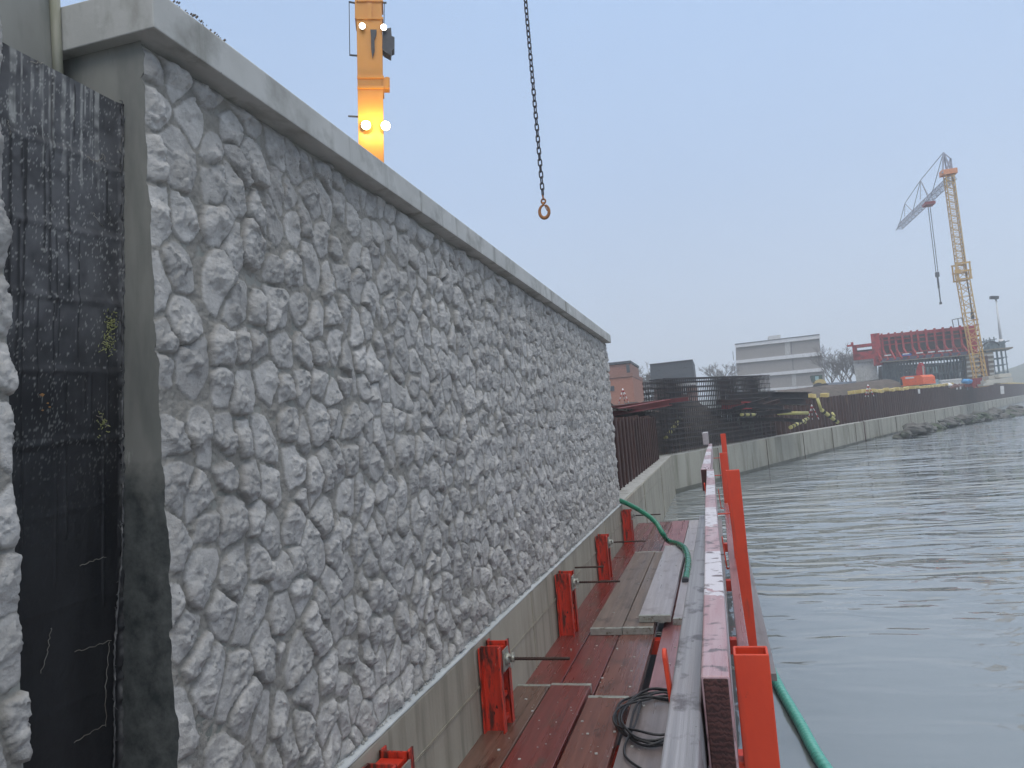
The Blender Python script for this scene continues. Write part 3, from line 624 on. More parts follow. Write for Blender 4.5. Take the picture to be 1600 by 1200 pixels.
plank(-.744, -.510, 8.36, 11.15, -1.50, M['wood_pink'], 'far pink wet plank at the platform end', (False, False))
plank(-.503, -.283, 8.36, 11.15, -1.50, M['wood_pale'], 'far pale grey plank at the platform end, right of the pink one', (False, False))
plank(-.276, -.05, 8.36, 11.12, -1.50, M['wood_grey'], 'far grey plank under the guard rail at the platform end', (False, False))
plank(.01, .20, 4.6, 11.1, -1.52, M['wood_grey'], 'outermost deck plank outside the guard rail, above the water', (False, False))
plank(-1.005, -.782, 5.32, 8.40, -1.452, M['wood_olive'], 'leftmost loose brown-grey plank of the stack on the deck')
plank(-.776, -.562, 5.33, 8.36, -1.452, M['wood_olive'], 'loose plank of the stack, half under the pale top one')
plank(-.668, -.446, 5.46, 8.42, -1.402, M['wood_pale'], 'pale wet plank lying on top of the stack')
plank(-.436, -.215, 5.56, 8.35, -1.452, M['wood_pale'], 'pale loose plank right of the stack, under the hose end')

b = MB()
for i in range(420):
    x = rnd.uniform(-1.2, -.2); y = 1.9 + 8.5 * rnd.random() ** 1.5
    zt_ = -1.449 if y < 4.0 and x < -.82 else -1.453 if y < 4.0 else -1.45 if (5.35 < y < 8.3 and -1.0 < x < -.69) else -1.4 if (5.5 < y < 8.4 and x > -.66 and x < -.45) else -1.499
    if y > 3.95 and (-.56 < x < -.5 or abs(x + 1.022) < .01): continue
    if 3.95 < y < 4.25: continue
    k_ = rnd.choice([.002, .003, .003, .006]); b.bar((x - k_, y, zt_ + .001), (x + k_, y + rnd.uniform(-k_, k_), zt_ + .001), k_ * 1.6, k_ * .8)
tag(b.build('mortar_grit', M['concrete_pale'], kind='stuff'), 'pale mortar crumbs and grit scattered over the wet deck planks', 'grit')
# guard rail posts
def gpost(x, y, ztop, zbot, label, w=.064, d=.055, hook=None):
    t = thing('guard_post', label, 'post', (x, y, zbot), 'orange guard rail posts')
    b = MB(); th = .005; n = 1
    x0, x1, y0, y1 = x - w / 2, x + w / 2, y - d / 2, y + d / 2
    o = [(x0, y0), (x1, y0), (x1, y1), (x0, y1)]; i_ = [(x0 + th, y0 + th), (x1 - th, y0 + th), (x1 - th, y1 - th), (x0 + th, y1 - th)]
    b.v += [(p[0], p[1], zbot) for p in o] + [(p[0], p[1], ztop) for p in o] + [(p[0], p[1], ztop) for p in i_] + [(p[0], p[1], zbot) for p in i_]
    for k in range(4):
        j = (k + 1) % 4; b.f += [(k, j, 4 + j, 4 + k), (4 + k, 4 + j, 8 + j, 8 + k), (8 + k, 8 + j, 12 + j, 12 + k)]
    b.build('tube', M['post_paint'], t, bevel=.0025, fix=False)
    for zh, x_in in (hook or []):
        h = MB(); h.bar((x0 + .01, y, zh), (x_in, y, zh), .030, .008); h.bar((x_in, y, zh - .004), (x_in - .012, y, zh + .20), .008, .030, (0, 1, 0))
        h.tube([(x_in - .016, y, zh + .197), (x_in - .008, y, zh + .197)], .015, 12)
        h.build('board_hook', M['post_paint'], t, bevel=.002)
    return t
gpost(.022, 1.50, -.452, -1.9, 'nearest orange post with an open square tube top', hook=[(-.66, -.128), (-1.05, -.06)])
gpost(.078, 5.15, -.375, -2.0, 'tall orange post standing alone over the water, second from the camera', .086, hook=[(-.66, -.10), (-1.02, -.02)])
gpost(.045, 8.4, -.42, -1.9, 'third orange post, half hidden by the second one', .075, hook=[(-.66, -.13), (-1.02, -.03)])
gpost(.085, 11.05, -.28, -1.9, 'farthest orange-red post at the platform end', .07, hook=[(-.62, -.1)])
# guard boards
def board(x0, x1, y0, y1, zt, ht, m, label, x0b=None, x1b=None, end=True, dz=0):
    t = thing('guard_board', label, 'board', ((x0 + x1) / 2, y0, zt - ht), 'guard rail boards')
    x0b = x0 if x0b is None else x0b; x1b = x1 if x1b is None else x1b
    b = MB(); n = 30
    for i in range(n + 1):
        f = i / n; y = y0 + (y1 - y0) * f; a = x0 + (x0b - x0) * f; c = x1 + (x1b - x1) * f; wv = .002 * math.sin(f * 9) ; zz = dz * f
        b.v += [(a + wv, y, zt - ht + zz), (c + wv, y, zt - ht + zz), (c + wv, y, zt + zz), (a + wv, y, zt + zz)]
    for i in range(n):
        for k in range(4): a = 4 * i + k; c = 4 * i + (k + 1) % 4; b.f.append((a, c, c + 4, a + 4))
    b.f.append((4 * n + 3, 4 * n + 2, 4 * n + 1, 4 * n)); b.f.append((0, 1, 2, 3))
    b.build('timber', m, t, bevel=.004)
    if end: MB().box(x0 + .003, x1 - .003, y0 - .0015, y0 + .01, zt - ht + .003, zt - .003).build('end_face', M['endgrain'], t, bevel=.003)
    return t
board(-.069, -.019, 1.38, 6.6, -.462, .20, M['board_banded'], 'red and white painted guard board with a dark sawn end facing the camera', -.115, -.055)
board(-.130, -.073, -.3, 4.0, -.515, .16, M['board_grey'], 'grey muddy guard board nearest the camera, left of the sawn end', end=False)
board(-.165, -.085, 6.65, 11.1, -.462, .19, M['board_banded'], 'far guard board ending in a brown sawn face beyond the near boards', -.13, -.08, dz=.05)
board(-.002, .042, .9, 8.3, -.95, .14, M['wood_pink'], 'lower pink guard board between the upper boards and the posts')
board(-.19, -.12, 10.4, 11.1, -.235, .16, M['wood_pale'], 'short pale board end standing up at the far end of the guard rail', end=False)

# hoses and cable
hp = [((971, 783), 9.42), ((990, 792), 9.3), ((1010, 804), 9.15), ((1025, 817), 9.0), ((1035, 833), 8.8)]
path = [W(p[0], p[1], Y) for p, Y in hp] + [WZ(1044, 845, -1.43), WZ(1058, 849.5, -1.39), WZ(1069, 856, -1.37), WZ(1075, 871, -1.385), WZ(1074, 892, -1.42), WZ(1071, 906, -1.44)]
path = [W(971, 783, 9.42) + Vector((-.25, .3, .05))] + path
hz = thing('green_hose', 'smooth dark green hose hanging over the wall end onto the planks', 'hose', tuple(path[-1]))
MB().tube(crv(path), .030, 16).build('hose', M['hose_green'], hz)
e = path[-1]; MB().tube([e + Vector((0, .01, 0)), e + Vector((.002, -.05, -.008))], .031, 14).build('end_coupling', M['dark_metal'], hz)
h2 = crv([Vector((.16, 7.2, -1.75)), Vector((.20, 6.7, -1.98)), WZ(1212, 1062, -2.06), WZ(1250, 1130, -2.06), WZ(1290, 1200, -2.06), Vector((.62, 3.6, -2.07)), Vector((.9, 2.4, -2.08))], 60)
q = [h2[0]]
for p in h2[1:]:
    if (p - q[-1]).length > .0055: q.append(p)
o = MB().tube(q, [.037 if i % 4 < 2 else .029 for i in range(len(q))], 14).build('corrugated_hose', M['hose_teal'])
tag(o, 'pale green corrugated hose lying along the water beside the orange post', 'hose')
pts = []; cx, cy = -.42, 3.72
for k in range(int(6.4 * 40)):
    a = k / 40 * 2 * math.pi; tr = k / 40
    rx = .17 + .022 * math.sin(tr * 2.3 + 1) + .012 * math.sin(a * 2 + tr * 3); ry = .30 + .05 * math.sin(tr * 1.9) + .02 * math.cos(a * 3 + tr)
    pts.append(Vector((cx + .03 * math.sin(tr * 1.3) + rx * math.cos(a), cy + .05 * math.cos(tr * 1.7) + ry * math.sin(a), -1.446 + .010 * (tr % 3) + .005 * math.sin(a * 3 + tr * 5))))
pts += crv([pts[-1], Vector((-.5, 3.6, -1.42)), Vector((-.52, 3.3, -1.44)), Vector((-.36, 3.08, -1.445)), Vector((-.28, 2.8, -1.445))], 12)
pts = crv([Vector((-.16, 4.1, -1.2)), Vector((-.25, 4.05, -1.38)), pts[0] + Vector((0, .1, 0)), pts[0]], 10) + pts
o = MB().tube(pts, .0058, 8).build('cable_coil', M['cable']); tag(o, 'loose coil of thin black cable lying on the near planks', 'cable')
# ------------------------------------------------------------------ water
def water_mat():
    m = bpy.data.materials.new('water'); m.use_nodes = True; t = m.node_tree; t.nodes.clear(); l = t.links.new
    o = nn(t, 'ShaderNodeOutputMaterial'); p = nn(t, 'ShaderNodeBsdfPrincipled'); l(p.outputs[0], o.inputs[0])
    p.inputs['Base Color'].default_value = (.215, .24, .245, 1); p.inputs['Roughness'].default_value = .01; p.inputs['IOR'].default_value = 1.9
    g = nn(t, 'ShaderNodeTexCoord')
    def noise(scale, det=2.0, rot=0, dist=0.0):
        mp = nn(t, 'ShaderNodeMapping'); mp.inputs['Scale'].default_value = scale; mp.inputs['Rotation'].default_value = (0, 0, rad(rot))
        n = nn(t, 'ShaderNodeTexNoise', inp={'Scale': 1.0, 'Detail': det, 'Roughness': .5, 'Distortion': dist}); l(g.outputs['Object'], mp.inputs[0]); l(mp.outputs[0], n.inputs['Vector']); return n.outputs[0]
    def mul(a, k):
        q = nn(t, 'ShaderNodeMath', operation='MULTIPLY'); l(a, q.inputs[0])
        if isinstance(k, float): q.inputs[1].default_value = k
        else: l(k, q.inputs[1])
        return q.outputs[0]
    def add(a, b_): q = nn(t, 'ShaderNodeMath', operation='ADD'); l(a, q.inputs[0]); l(b_, q.inputs[1]); return q.outputs[0]
    # ripples are livelier away from the sheltered water by the platform
    sx = nn(t, 'ShaderNodeSeparateXYZ'); l(g.outputs['Object'], sx.inputs[0])
    cal = nn(t, 'ShaderNodeMapRange', inp={'From Min': 4.5, 'From Max': 19, 'To Min': .11, 'To Max': 1.0}); l(sx.outputs['Y'], cal.inputs[0])
    pn = nn(t, 'ShaderNodeMapRange', inp={'From Min': .35, 'From Max': .65, 'To Min': .55, 'To Max': 1.25}); l(noise((.16, .16, .16), 2), pn.inputs[0])
    k = mul(cal.outputs[0], pn.outputs[0])
    h = add(add(mul(noise((.75, 1.9, 1), 1.5, -14, .9), .30), mul(noise((2.0, 4.6, 1), 1, -10, .8), .035)), mul(noise((.28, .6, 1), 1, 10), .42))
    b = nn(t, 'ShaderNodeBump', inp={'Strength': 1.0, 'Distance': 1.0}); l(mul(h, k), b.inputs['Height']); l(b.outputs[0], p.inputs['Normal']); return m
M['water'] = water_mat()
o = MB().poly([(-2, -40, -2.1), (500, -40, -2.1), (500, 900, -2.1), (-2, 900, -2.1)]).build('water', M['water'], kind='structure')

# ------------------------------------------------------------------ far quay
QA = Vector((-1.256, 21.11, 0)); QD = Vector((52.6 - 8.2, 149.2 - 44.7, 0)).normalized(); QP = [QA, Vector((8.23, 44.7, 0)), Vector((16.7, 64.45, 0))]
QP.append(QP[2] + QD * 110)
def qpt(s, off=0.0, z=0.0):      # s metres along the far quay, off behind its face
    i = 0
    while i < 2 and s > (QP[i + 1] - QP[i]).length: s -= (QP[i + 1] - QP[i]).length; i += 1
    d = (QP[i + 1] - QP[i]).normalized(); n = Vector((-d.y, d.x, 0))
    return QP[i] + d * s + n * off + Vector((0, 0, z))
def qs(px, py=650):              # station along the far quay seen in pixel column px
    v = D(px, py); best = None
    lo, hi = 0, 155
    for _ in range(50):
        mid = (lo + hi) / 2; p = qpt(mid)
        if p.x / p.y < v[0] / v[1]: lo = mid
        else: hi = mid
    return lo
def qprism(s0, s1, o0, o1, z0, z1, b=None, n=None):
    b = b or MB(); n = n or max(2, int((s1 - s0) / 4)); base = len(b.v)
    for i in range(n + 1):
        s = s0 + (s1 - s0) * i / n
        for (o, z) in ((o0, z0), (o1, z0), (o1, z1), (o0, z1)): b.v.append(tuple(qpt(s, o, z)))
    for i in range(n):
        for k in range(4): a = base + 4 * i + k; c = base + 4 * i + (k + 1) % 4; b.f.append((a, c, c + 4, a + 4))
    b.f.append((base, base + 1, base + 2, base + 3)); b.f.append(tuple(base + 4 * n + k for k in (3, 2, 1, 0)))
    return b
s1, s2, s3 = qs(1353, 690), qs(1539, 640), 154
for (a, b_, lab) in ((0.01, s1 - .12, 'pale concrete quay wall section from the corner to the dark upright joint, below the steel mesh'),
                     (s1 + .12, s2 - .1, 'middle concrete quay wall section, right of the dark upright joint, with rocks at its foot'),
                     (s2 + .1, s3, 'farthest concrete quay wall section at the right edge')):
    t = thing('quay_wall', lab, 'wall', tuple(qpt(a, 0, -2.1)))
    qprism(a, b_, 0, .45, -3, -1.03).build('wall_body', M['quay_concrete'], t)
    qprism(a + .01, b_ - .01, -.006, .1, -2.6, -1.97).build('tide_band', M['tide'], t)
    qprism(a + .01, b_ - .01, .01, .45, -1.03, -1.018).build('top_screed', M['concrete_pale'], t)
    g = MB()
    s = a + 3.3
    while s < b_ - 1: p = qpt(s, -.004, 0); g.bar((p.x, p.y, -2.8), (p.x, p.y, -1.04), .03, .01); s += 4.6
    each(g, 'panel_joint', M['rust'], t)
p = qpt(s1, .1, 0)
o = MB().tube([(p.x, p.y, -3), (p.x, p.y, -1.0)], .13, 10).build('steel_pile', M['rust']); tag(o, 'dark upright steel pile in the joint of the far quay wall', 'pile')
# sheet pile walls (trapezoid corrugation)
def sheet(fn, s0, s1, zb, zt, name, label, jag=.05, per=.62):
    b = MB(); n = int((s1 - s0) / per * 4); prof = [0, 0, .2, .2]; prev = None
    for i in range(n + 1):
        s = s0 + (s1 - s0) * i / n; o = prof[i % 4]; z = (zt(s) if callable(zt) else zt) + rnd.uniform(-jag, jag) * (1 if i % 4 == 0 else .2)
        for dd in (0, .012):
            p = fn(s, o + dd); b.v += [(p.x, p.y, zb), (p.x, p.y, z)]
        if i:
            a = len(b.v) - 8; c = a + 4
            b.f += [(a, c, c + 1, a + 1), (a + 3, c + 3, c + 2, a + 2), (a + 1, c + 1, c + 3, a + 3)]
    t = thing(name, label, 'wall', tuple(fn(s0, 0))); b.build('sheet', M['rust'], t, fix=False)
    k = MB(); s = s0 + .2
    while s < s1:
        p = fn(s, -.012); k.bar((p.x, p.y, zb), (p.x, p.y, (zt(s) if callable(zt) else zt) - .04), .03, .03); s += per
    k.build('interlock', M['rust'], t); return t
sheet(lambda s, o: Vector((-1.50 - o, s, 0)), 9.6, 19.4, -1.3, lambda s: .08 + .02 * math.sin(s * 3), 'sheet_pile_wall', 'dark rusty sheet pile wall rising behind the beam, just past the stone wall end', .03, .5)
sa = qs(1222, 680)
sheet(lambda s, o: qpt(s, .62 + o), sa, 154, -1.3, lambda s: .30 + min(1, (s - sa) / 18) * .22 + min(1, max(0, s - 30) / 40) * .5, 'sheet_pile_wall', 'long rusty sheet pile wall above the far concrete quay, topped with yellow blocks', .05, .62)
# land behind the walls
g_ = [(-300, -30), (-1.8, -30), (-1.8, 19.4)]
b = MB(); pts = [(x, y, .28) for x, y in ((-300, -30), (-1.8, -30), (-1.8, 19.3), (-4.5, 20.5), (-4.5, 26))]
p = qpt(qs(1222, 680), 2.6); pts += [(p.x - 2, p.y + 2, .28), (p.x + .3, p.y - .1, .28)]
for s in (20, 30, 50, 80, 100, 125, 154): q = qpt(s, .95); pts.append((q.x, q.y, .28))
pts += [(130, 300, .28), (400, 700, .28), (-300, 700, .28)]
b.poly(pts); b.build('ground', M['soil'], kind='structure')
b = MB(); b.poly([(-6, 18, -1.05), (-1.3, 18, -1.05), (-1.25 + .0, 21.2, -1.05), tuple(qpt(14, .3, -1.05)), tuple(qpt(14, 4, -1.05)), (-6, 30, -1.05)]); b.build('excavation_floor', M['soil'], kind='structure')
def mound(name, pts_fn, nx, ny, m, label=None):
    b = MB()
    for i in range(nx + 1):
        for j in range(ny + 1): b.v.append(tuple(pts_fn(i / nx, j / ny)))
    for i in range(nx):
        for j in range(ny): a = i * (ny + 1) + j; b.f.append((a, a + ny + 1, a + ny + 2, a + 1)); b.smooth.append(len(b.f) - 1)
    o = b.build(name, m, kind='structure'); return o
def nz3(x, y, s): return mnoise.noise(Vector((x * s, y * s, 3.1)))
# slope behind the mesh, heap behind the near sheet piles, embankment further off
def slope(u, v):
    s = -.5 + u * 11.5; p = qpt(max(s, 0), 1.2 + v * 3.2); z = -1.1 + 1.75 * min(1, v * 1.25) + .25 * nz3(p.x, p.y, 1.3) + .1 * nz3(p.x, p.y, 4); return Vector((p.x + min(s, 0), p.y, z))
mound('earth_slope', slope, 46, 16, M['dark_soil'])
def heap(u, v):
    y = 12 + u * 16; x = -1.85 - v * 5; z = .26 + math.sin(math.pi * min(1, v * 1.1)) * (.30 + .25 * nz3(x, y, .6)) * (.4 + .6 * u) + .06 * nz3(x, y, 4); return Vector((x, y, z))
mound('earth_heap', heap, 60, 20, M['soil'])
def emb(u, v):
    a = W(1235, 612, 60); c = W(1420, 600, 76); p = a.lerp(c, u); n = Vector((-.2, 1, 0)); z = .3 + math.sin(math.pi * min(.5, v)) * 1.28 + .10 * nz3(p.x, p.y + v * 8, .5); z += .5 * u
    p = p + n * v * 9; return Vector((p.x, p.y, z))
mound('embankment', emb, 60, 10, M['soil'])

# rebar mesh cage standing on the quay
sc0, sc1 = .15, qs(1216, 680)
cage = thing('rebar_cage', 'tall dark reinforcement mesh cage standing on the quay beyond the guard rail', 'rebar', tuple(qpt(.2, .1, -1.02)))
LN = sc1 - sc0
for k in range(4):
    b = MB(); off = .12 + k * .19; zt = 1.12 + .02 * math.sin(k * 2); nvb = int(LN / .15)
    for i in range(nvb + 1):
        s = sc0 + i * .15; p = qpt(s, off); zz = zt + .02 * LN * (i / nvb) + rnd.uniform(-.02, .02)
        b.bar((p.x + rnd.uniform(-.01, .01), p.y, -1.0), (p.x, p.y, zz), .018)
    for j in range(14):
        z = -.92 + j * .15 + rnd.uniform(-.012, .012) + (.02 if k % 2 else 0)
        a = qpt(sc0 - .02, off - .012); c = qpt(sc1 + .05, off - .012)
        b.bar((a.x, a.y, z), (c.x, c.y, z + .02 * LN * max(0, j - 6) / 8), .018)
    b.build('mesh_panel', M['rebar'], cage)
b = MB()
for j in range(14):
    z = -.92 + j * .15
    for dz in (0, .03, .055):
        a = qpt(sc0, .08, z + dz); c = qpt(sc0, .78, z + dz); b.tube([a + Vector((0, .5, 0)), a, c, c + Vector((0, .5, 0))], .010, 5)
b.build('end_hoop', M['rebar'], cage)
b = MB()
for j in range(4):
    a = qpt(sc0, .1 + j * .15, 1.13); c = qpt(sc1, .1 + j * .15, 1.33); b.bar(a, c, .03, .03)
each(b, 'top_bar', M['rebar'], cage)

# frame helper for distant things: pixels on a vertical plane -> metres along / up
class Fr:
    def __init__(s, P0, P1):
        s.o = Vector((P0.x, P0.y, 0)); d = Vector((P1.x - P0.x, P1.y - P0.y, 0)); s.L = d.length; s.u = d.normalized(); s.n = Vector((-s.u.y, s.u.x, 0))
    def at(s, px, py):
        v = Vector(D(px, py)); t = s.o.dot(s.n) / v.dot(s.n); P = v * t; return (P - s.o).dot(s.u), P.z
    def p(s, a, d, h): return s.o + s.u * a + s.n * d + Vector((0, 0, h))
    def box(s, b, a0, a1, h0, h1, d0, d1):
        b.hexa([s.p(a0, d0, h0), s.p(a1, d0, h0), s.p(a1, d1, h0), s.p(a0, d1, h0), s.p(a0, d0, h1), s.p(a1, d0, h1), s.p(a1, d1, h1), s.p(a0, d1, h1)]); return b
    def pb(s, b, blx, bly, trx, try_, d0, d1):
        a0, h0 = s.at(blx, bly); a1, h1 = s.at(trx, try_); return s.box(b, a0, a1, h0, h1, d0, d1)

# ---- things between the mesh and the site
def lay(p0, p1, wd, ht, m, label, name='steel_beam', cat='beam', group=None, h=True):
    t = thing(name, label, cat, tuple(p0), group); b = MB()
    if h:
        d = (p1 - p0).normalized(); u = Vector((0, 0, 1)) * ht / 2
        b.bar(p0 + u, p1 + u, wd, ht * .12); b.bar(p0 - u, p1 - u, wd, ht * .12); b.bar(p0, p1, wd * .12, ht)
    else: b.bar(p0, p1, wd, ht)
    b.build('flange_section' if h else 'bar', m, t); return t
lay(W(950, 646, 17.0), W(1044, 629, 19.4), .22, .14, M['old_red'], 'dark red steel beam lying on top of the near sheet piles')
lay(W(955, 638, 18.8), W(1075, 623, 21.8), .12, .10, M['old_red'], 'second dark red beam running behind the mesh cage')
for i, (a, c, Ya, Yc, m_, lab) in enumerate((((1140, 618), (1262, 618), 29, 31, 'rebar', 'uppermost black steel beam of the stack behind the mesh'),
                                     ((1145, 626), (1258, 628), 28.5, 30.5, 'rebar', 'lower black steel beam of the stack behind the mesh'),
                                     ((1128, 634), (1165, 634), 26, 27, 'formwork_red', 'short red steel beam seen through the mesh'))):
    lay(W(*a, Ya), W(*c, Yc), .5, .22, M[m_], lab)
for i in range(9):
    a = W(1120 + i * 9, 628 + (i * 7) % 30, 25 + (i * 3) % 5); c = a + Vector((rnd.uniform(.7, 1.5), rnd.uniform(-.5, 1.2), rnd.uniform(-.35, .35)))
    t = lay(a, c, .16, .12, M['rebar' if i % 3 else 'rust'], 'dark steel offcut in the jumble behind the mesh cage', 'steel_offcut', 'steel', 'steel offcuts behind the mesh cage')
# yellow-black struts
def strut(a, c, r, lab, m='lime', bands=True):
    t = thing('barrier_pole', lab, 'pole', tuple(a), 'yellow and black poles around the excavation'); MB().tube([a, c], r, 8).build('pole', M[m], t)
    if bands:
        b = MB(); n = max(3, int((c - a).length / .35))
        for i in range(n):
            f = (i + .3) / n; f2 = f + .35 / n; MB().tube([a.lerp(c, f), a.lerp(c, f2)], r * 1.04, 8).build('black_band', M['black_paint'], t)
strut(W(1040, 685, 21.6), W(1063, 654, 23.2), .06, 'yellow-black pole leaning steeply at the left end, seen through the mesh')
strut(W(1158, 648, 26), W(1185, 648, 27), .05, 'short level yellow pole seen through the mesh')
strut(W(1216, 646, 29), W(1262, 645, 30.5), .065, 'level yellow pole just right of the mesh', bands=False)
strut(W(1222, 655, 29), W(1258, 660, 30.5), .06, 'thin yellow-black pole under the level yellow pole')
strut(W(1235, 668, 28.5), W(1262, 654, 30.5), .07, 'yellow-black pole rising to the right beside the mesh')
strut(W(1277, 622, 33), W(1283, 640, 33), .06, 'upright yellowish pole in front of the far sheet piles', bands=False)
strut(W(1283, 640, 33), W(1309, 660, 33.6), .08, 'yellow-black pole slanting down to the quay, right of the upright one')
strut(W(1300, 645, 34), W(1304, 650, 33.8), .05, 'tiny yellow pole stub by the slanting pole', bands=False)
# tripods
def tripod(px, py0, py1, Y, lab, r=.035):
    top = W(px, py0, Y); t = thing('barrier_tripod', lab, 'tripod', tuple(W(px + 1, py1, Y)), 'red and white tripods on the site'); h = top.z - W(px, py1, Y).z
    for k in range(3):
        a = rad(90 + 120 * k); ft = top + Vector((math.cos(a) * h * .38, math.sin(a) * h * .38, -h)); lg = MB().tube([top, ft], r, 6).build('leg', M['white_paint'], t)
        b = MB()
        for q in range(3): MB().tube([top.lerp(ft, .12 + q * .3), top.lerp(ft, .27 + q * .3)], r * 1.08, 6).build('red_band', M['formwork_red'], lg)
tripod(1356, 601, 620, 44, 'red and white striped tripod standing by the far sheet piles', .024)
tripod(973, 607, 630, 24, 'red and white tripod on the earth heap by the wall end', .014)
tripod(1268, 632, 656, 31, 'small white and red tripod in the dug-out corner', .014)

# yellow blocks along the far sheet pile top
ztf = lambda s: .30 + min(1, (s - sa) / 18) * .22 + min(1, max(0, s - 30) / 40) * .5
blk = None
def yb(s, ln, lab, dz=0):
    p = qpt(s, .72, ztf(s) + .10 + dz); d = (qpt(s + .1, 0) - qpt(s, 0)).normalized()
    b = MB().bar(-d * ln / 2, d * ln / 2, .34, .20); o = b.build('edge_protector', M['yellow'], bevel=.02); o.location = p; o.rotation_euler = (rnd.uniform(-.08, .08), rnd.uniform(-.08, .08), rnd.uniform(-.12, .12))
    tag(o, lab, 'block', 'yellow blocks along the far sheet pile top')
yb(qs(1251, 640), .42, 'lone yellow block near the mesh end, nearest of the row', .0)
yb(qs(1293, 630), .7, 'longer yellow block beside the slanting pole')
yb(qs(1314, 628), .42, 'yellow block midway between the slanting pole and the tripod')
s = qs(1352, 625)
while s < 150:
    ln = rnd.uniform(.35, .95); yb(s + ln / 2, ln, 'weathered yellow block on the far sheet pile top, right of the tripod', rnd.uniform(-.02, .05)); s += ln + rnd.uniform(.35, 1.3)
# rocks
def lerpl(T, x):
    for (x0, y0), (x1, y1) in zip(T, T[1:]):
        if x <= x1: return y0 + (y1 - y0) * (x - x0) / (x1 - x0)
    return T[-1][1]
for i in range(90):
    px = 1405 + 215 * (i + rnd.random()) / 90; lo_ = lerpl([(1400, 685), (1450, 676), (1500, 664), (1560, 655), (1625, 645)], px); hi_ = lerpl([(1400, 680), (1430, 668), (1460, 660), (1539, 646), (1625, 626)], px)
    f_ = rnd.random() if i > 3 else .1; py = lo_ + (hi_ - lo_) * f_; r = rnd.uniform(.16, .46) * (1 + .3 * (px - 1400) / 200); p = WZ(px, lo_ + (hi_ - lo_) * f_ * .8, -2.1 + .45 * f_); p.z += r * .05; b = MB(); n1, n2 = 9, 6; sd_ = rnd.random() * 50
    for a in range(n1):
        for c in range(n2 + 1):
            th = 2 * math.pi * a / n1; ph = math.pi * c / n2; d = Vector((math.cos(th) * math.sin(ph), math.sin(th) * math.sin(ph), math.cos(ph)))
            k = 1 + .55 * mnoise.noise(d * 1.5 + Vector((sd_, 0, 0))); b.v.append((d.x * r * 1.3 * k, d.y * r * k, d.z * r * .62 * k))
    for a in range(n1):
        for c in range(n2): b.f.append((a * (n2 + 1) + c, ((a + 1) % n1) * (n2 + 1) + c, ((a + 1) % n1) * (n2 + 1) + c + 1, a * (n2 + 1) + c + 1))
    o = b.build('boulder', M['rock']); o.location = p; o.rotation_euler = (0, 0, rnd.random() * 6)
    tag(o, 'rough dark boulder at the foot of the far quay wall', 'rock', 'boulders at the foot of the far quay wall')

# ------------------------------------------------------------------ houses
def house_block(fr, b, *a): return fr.pb(b, *a)
fr = Fr(W(940, 610, 66), W(991, 606, 66))
t = thing('brick_house', 'brown brick house with a lower orange wing beside the stone wall end', 'house', tuple(fr.p(1, 0, .3)))
fr.pb(MB(), 930, 640, 982, 566, 1.5, 9).build('wall', M['brick_brown'], t)
fr.pb(MB(), 920, 640, 991, 590, -1.5, 8).build('lower_wing', M['brick_orange'], t)
fr.pb(MB(), 930, 567, 983, 565, 1.3, 9.2).build('roof_edge', M['slate'], t)
fr.pb(MB(), 976.5, 581, 980.5, 568, 1.42, 1.6).build('window', M['glass'], t)
fr.pb(MB(), 965, 590.5, 970.5, 586.6, 1.40, 1.6).build('window', M['white_paint'], t)
fr.pb(MB(), 957, 612, 963, 604, -1.58, -1.4).build('window', M['glass'], t)
fr.pb(MB(), 920, 591, 991.5, 589.3, -1.6, 8.1).build('parapet_cap', M['brick_brown'], t)
fr = Fr(W(1017, 610, 77), W(1086, 604, 77))
t = thing('slate_house', 'dark slate-clad house with a white band, behind the mesh cage', 'house', tuple(fr.p(1, 0, .3)))
def hz_poly(fr, pix, d0, d1, name, m, par):
    b = MB(); P = [fr.p(*(lambda q: (q[0], d0, q[1]))(fr.at(*q))) for q in pix]; b.prism(P, fr.n * (d1 - d0)); return b.build(name, m, par)
hz_poly(fr, [(1017, 603), (1086, 596), (1082, 562), (1015.5, 569)], 0, 9, 'upper_storey', M['slate'], t)
hz_poly(fr, [(1020, 608), (1087, 601), (1086.4, 597), (1019.6, 604)], -.3, 9, 'white_band', M['white_paint'], t)
hz_poly(fr, [(1021, 640), (1089, 632), (1087, 601.4), (1020.6, 608.4)], 1, 8.5, 'ground_floor', M['brick_brown'], t)
for q in ((1027, 579.5, 1032, 578), (1068, 575.5, 1073, 574), (1060, 585.5, 1070, 584)):
    fr.pb(MB(), *q, -.06, .1).build('window', M['glass'], t)
hz_poly(fr, [(1068, 616), (1073, 615.5), (1072.4, 605), (1067.4, 605.5)], .9, 1.1, 'window', M['white_paint'], t)
hz_poly(fr, [(1015, 570), (1082.4, 562.6), (1082.2, 561.6), (1014.8, 569)], -.15, 9.2, 'roof_edge', M['dark_metal'], t)

